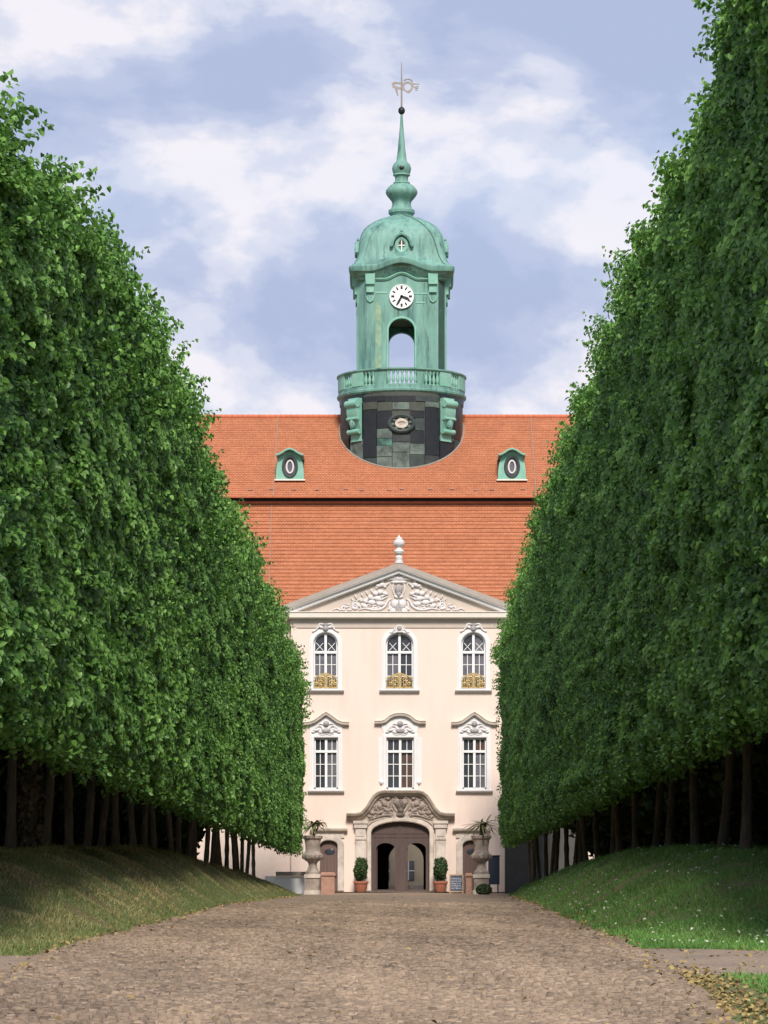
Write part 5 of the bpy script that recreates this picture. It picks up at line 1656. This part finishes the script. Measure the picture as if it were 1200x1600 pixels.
SP = 6.7
LX, RX = -8.4, 7.2
LF, RF = 5.64, 5.5
LT, RT = 12.45, 15.5
ORD = ['nearest', 'second', 'third', 'fourth', 'fifth', 'sixth', 'seventh', 'eighth', 'ninth', 'tenth', 'eleventh', 'twelfth', 'thirteenth', 'fourteenth', 'fifteenth', 'sixteenth', 'seventeenth', 'eighteenth', 'nineteenth', 'twentieth', 'twenty-first', 'twenty-second', 'twenty-third', 'twenty-fourth', 'twenty-fifth', 'twenty-sixth', 'twenty-seventh', 'twenty-eighth']
NF = 51000
SPL = 5.35
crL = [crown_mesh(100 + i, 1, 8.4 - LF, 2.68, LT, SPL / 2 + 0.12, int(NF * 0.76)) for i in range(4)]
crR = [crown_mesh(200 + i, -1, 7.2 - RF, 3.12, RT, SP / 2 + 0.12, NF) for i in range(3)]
trk = [trunk_mesh(300 + i, 0.108, 9.0) for i in range(5)]
NT = 22
far_y = 187.6
def tree(name, X, Y, crown, tr, zoff, rz, zb=2.0, zt=11.0):
    g = float(ground_z(X, Y))
    t = empty(name, (X, Y, g))
    o = bpy.data.objects.new('trunk', tr); COL.objects.link(o); o.parent = t
    o.rotation_euler = (0, 0, rz)
    o.location = (0, 0, -0.06)
    c = bpy.data.objects.new('crown', crown); COL.objects.link(c); c.parent = t
    sz = (zt + zoff - zb) / (zt - zb)
    c.scale = (1, 1, sz)
    c.location = (0, 0, -g + zb * (1 - sz))
    return t
for side, X, cr_, word in ((0, LX, crL, 'left'), (1, RX, crR, 'right')):
    sp_ = SPL if side == 0 else SP
    NT = 28 if side == 0 else 22
    for i in range(NT):
        Y = far_y - sp_ * (NT - 1 - i)
        t = tree('lime_tree', X + (1 if side else -1) * float(np.interp(Y, [40, 110, 188], [0.10, 0.18, 0.38])) + random.uniform(-0.12, 0.12), Y + random.uniform(-0.45, 0.45), cr_[(i * 2 + i // 3) % len(cr_)], trk[(i * 3 + side) % 5], random.uniform(-0.28, 0.28) + (float(np.interp(Y, [50, 56, 62, 66, 73, 79, 130, 160, 188], [-.3, -.3, -1.2, -1.2, -.35, -.3, -.1, -.6, -1.1])) if side else float(np.interp(Y, [45, 53, 61, 70, 80, 188], [-2.0, -0.7, .1, .4, .2, .15]))), 0 if i % 2 else math.pi, 2.68 if side == 0 else 3.12, LT if side == 0 else RT)
        t.children[0].location.z -= 0.0
        k = NT - 1 - i
        lab = ('clipped lime tree ending the %s avenue row beside the palace' % word) if k == 0 else ('clipped lime tree in the %s avenue row, %s from its palace end' % (word, ORD[k]))
        tag(t, lab, 'tree', 'clipped lime trees along the %s side' % word)

# rear trees that darken the space behind the rows
def rear_crown(seed):
    rng = np.random.default_rng(seed)
    n = 5200
    d = norm(rng.normal(size=(n, 3)))
    f = fourier(seed, [(3, 0.25), (1.2, 0.15)])
    r = (0.7 + 0.3 * rng.random(n)) + f(d * 3) * 0.5
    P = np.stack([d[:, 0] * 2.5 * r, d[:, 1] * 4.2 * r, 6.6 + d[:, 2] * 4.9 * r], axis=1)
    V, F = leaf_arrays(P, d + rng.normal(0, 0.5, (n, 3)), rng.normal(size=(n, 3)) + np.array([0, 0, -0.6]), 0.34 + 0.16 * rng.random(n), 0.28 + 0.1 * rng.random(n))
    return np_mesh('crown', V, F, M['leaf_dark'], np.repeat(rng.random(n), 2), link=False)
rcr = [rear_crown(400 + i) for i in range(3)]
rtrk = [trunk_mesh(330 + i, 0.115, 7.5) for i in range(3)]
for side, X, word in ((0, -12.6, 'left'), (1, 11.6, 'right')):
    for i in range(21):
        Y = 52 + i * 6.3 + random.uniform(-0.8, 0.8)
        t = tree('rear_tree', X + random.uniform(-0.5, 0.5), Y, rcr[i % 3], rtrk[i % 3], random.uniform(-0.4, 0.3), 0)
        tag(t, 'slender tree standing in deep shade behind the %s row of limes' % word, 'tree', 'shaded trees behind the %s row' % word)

# tall dark hedges closing the view behind the trunks
def back_hedge(X, y0, y1, h, label, seed):
    rng = np.random.default_rng(seed)
    o = empty('hedge', (X, (y0 + y1) / 2, float(ground_z(X, (y0 + y1) / 2))))
    L = y1 - y0
    n = int(L * 420)
    y = rng.uniform(-L / 2, L / 2, n); z = (h + 0.35 * np.sin(y * 0.9) + 0.2 * np.sin(y * 2.3)) * rng.random(n) ** 0.8
    s = -np.sign(X)
    x = s * (0.7 - rng.exponential(0.22, n)) + 0.15 * np.sin(y * 1.7 + z * 2)
    N = np.tile(np.array([[s, 0, 0.2]]), (n, 1)) + rng.normal(0, 0.5, (n, 3))
    V, F = leaf_arrays(np.stack([x, y, z - 0.6], axis=1), N, rng.normal(size=(n, 3)) + np.array([0, 0, -0.5]), 0.20 + 0.10 * rng.random(n), 0.17 + 0.06 * rng.random(n))
    np_mesh('foliage', V, F, M['leaf_dark'], np.repeat(rng.random(n), 2), o)
    q = MB()
    yy = -L / 2 + 0.5
    while yy < L / 2:
        q.tube([(0, yy, -0.8), (0.1, yy + 0.1, h * 0.8)], [0.06, 0.02], 5); yy += 1.5
    tag(q.build('stems', M['bark'], o), kind='stuff')
    tag(o, label, 'hedge')
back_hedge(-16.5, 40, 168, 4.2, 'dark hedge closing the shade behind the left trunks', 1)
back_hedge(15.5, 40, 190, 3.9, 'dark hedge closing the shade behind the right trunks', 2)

# ivy clad stump between the first trunks on the left
def ivy_trunk(X, Y, label):
    rng = np.random.default_rng(77)
    g = float(ground_z(X, Y))
    t = empty('ivy_trunk', (X, Y, g))
    q = MB(); q.tube([(0, 0, -0.3), (0, 0, 0.2), (0.03, 0, 1.5), (0.0, 0, 4.5)], [0.30, 0.24, 0.20, 0.16], 10); q.build('trunk', M['bark'], t, True)
    n = 900
    a = rng.uniform(0, 6.283, n); z = rng.uniform(0.05, 3.2, n)
    r = 0.24 + 0.10 * rng.random(n)
    P = np.stack([np.cos(a) * r, np.sin(a) * r, z], axis=1)
    N = np.stack([np.cos(a), np.sin(a), np.full(n, 0.3)], axis=1) + rng.normal(0, 0.3, (n, 3))
    V, F = leaf_arrays(P, N, rng.normal(size=(n, 3)) * 0.5 + np.array([0, 0, -1]), 0.11 + 0.06 * rng.random(n), 0.10 + 0.04 * rng.random(n))
    np_mesh('ivy', V, F, M['leaf_ivy'], np.repeat(rng.random(n), 2), t)
    tag(t, label, 'tree')
ivy_trunk(px(42, 71), 71.0, 'stout trunk wrapped in dull brown ivy among the left trunks')

# ------------------------------------------------------------------ grass, flowers, fallen leaves
def blades(name, X, Y, m, h, w, tint, label, seed):
    rng = np.random.default_rng(seed)
    n = len(X)
    Z = ground_z(X, Y) - 0.01
    P = np.stack([X, Y, Z], axis=1)
    a = rng.uniform(0, 6.283, n)
    S = np.stack([np.cos(a), np.sin(a), np.zeros(n)], axis=1) * (w * (0.6 + 0.8 * rng.random(n)))[:, None]
    D = np.stack([rng.normal(0, 0.45, n), rng.normal(0, 0.45, n), np.ones(n)], axis=1)
    hh = (h * (0.4 + 0.9 * rng.random(n) + 1.3 * (rng.random(n) > 0.96)) * (1 + 0.35 * np.sin(X * 2.7 + Y * 0.9) * np.sin(Y * 0.6)))[:, None]
    V = np.stack([P - S, P + S, P + D * hh], axis=1).reshape(-1, 3)
    F = np.arange(n * 3).reshape(-1, 3)
    o = np_mesh(name, V, F, m, np.clip(tint, 0, 1))
    tag(o, label, 'grass', kind='stuff')
    return o
def scatter(n, y0, y1, side, inner, outer, seed):
    rng = np.random.default_rng(seed)
    Y = y0 + (y1 - y0) * rng.random(n) ** 1.7
    u = inner + (outer - inner) * rng.random(n)
    X = foot_l(Y) - u if side < 0 else foot_r(Y) + u
    return X, Y, rng
X, Y, rng = scatter(170000, 43.0, 194, -1, -0.08, 5.0, 31)
dry = 0.40 + 0.30 * np.sin(X * 1.3 + Y * 0.33) * np.sin(Y * 0.21 + 1.0) + 0.2 * np.sin(X * 3.1 - Y * 0.8) + rng.normal(0, 0.2, len(X)) - 0.5 * np.exp(-((-X + foot_l(Y)) / 0.5) ** 2)
blades('grass', X, Y, M['grass_l'], np.full(len(X), 0.062), np.full(len(X), 0.011), dry, 'patchy dry grass on the bank under the left limes', 41)
X, Y, rng = scatter(180000, 45.2, 194, 1, -0.08, 5.2, 32)
X2, Y2, _ = scatter(22000, 29, 38.8, 1, 0.55, 3.0, 33)
X = np.concatenate([X, X2]); Y = np.concatenate([Y, Y2])
tt = 0.45 + 0.2 * np.sin(X * 1.9 + Y * 0.5) + rng.normal(0, 0.22, len(X))
blades('grass', X, Y, M['grass_r'], np.full(len(X), 0.07), np.full(len(X), 0.012), tt, 'lush green grass on the bank under the right limes', 42)

def flat_leaves(name, X, Y, dz, m, size, label, seed, up=1.0, lift=0.02):
    rng = np.random.default_rng(seed)
    n = len(X)
    Z = np.maximum(ground_z(X, Y), np.where((X > foot_l(Y)) & (X < foot_r(Y)), road_z(Y) + 0.045, -99)) + lift + dz
    N = np.stack([rng.normal(0, 0.5, n), rng.normal(-0.25, 0.5, n), np.full(n, up)], axis=1)
    V, F = leaf_arrays(np.stack([X, Y, Z], axis=1), N, rng.normal(size=(n, 3)), size * (0.6 + 0.8 * rng.random(n)), size * (0.5 + 0.4 * rng.random(n)))
    o = np_mesh(name, V, F, m, np.repeat(rng.random(n), 2))
    tag(o, label, kind='stuff')
rng = np.random.default_rng(61)
Y = 28 + 120 * rng.random(1000) ** 1.3
side = rng.random(len(Y)) < 0.45
X = np.where(side, foot_l(Y) + rng.normal(0.12, 0.20, len(Y)), foot_r(Y) + rng.normal(-0.05, 0.24, len(Y)))
Yn = rng.uniform(29, 40, 600); Xn = foot_r(Yn) + np.abs(rng.normal(0, 0.3, 600))
Yp = rng.uniform(38, 46, 260); Xp = rng.uniform(3.3, 6.5, 260)
Yr = 28 + 110 * rng.random(120) ** 1.8; Xr = foot_l(Yr) + (foot_r(Yr) - foot_l(Yr)) * rng.random(120)
flat_leaves('fallen_leaves', np.concatenate([X, Xn, Xp, Xr]), np.concatenate([Y, Yn, Yp, Yr]), 0.0, M['leaf_fallen'], 0.07, 'yellow fallen leaves lying along the road edges', 62)
X, Y, rng = scatter(700, 46, 170, 1, 0.2, 4.0, 63)
flat_leaves('white_flowers', X, Y, 0.07, M['daisy'], 0.055, 'small pale flowers scattered in the right bank grass', 64)
X, Y, rng = scatter(300, 44, 150, -1, 0.1, 4.0, 65)
flat_leaves('fallen_leaves', X, Y, 0.05, M['leaf_fallen'], 0.075, 'yellow leaves lying in the left bank grass', 66)
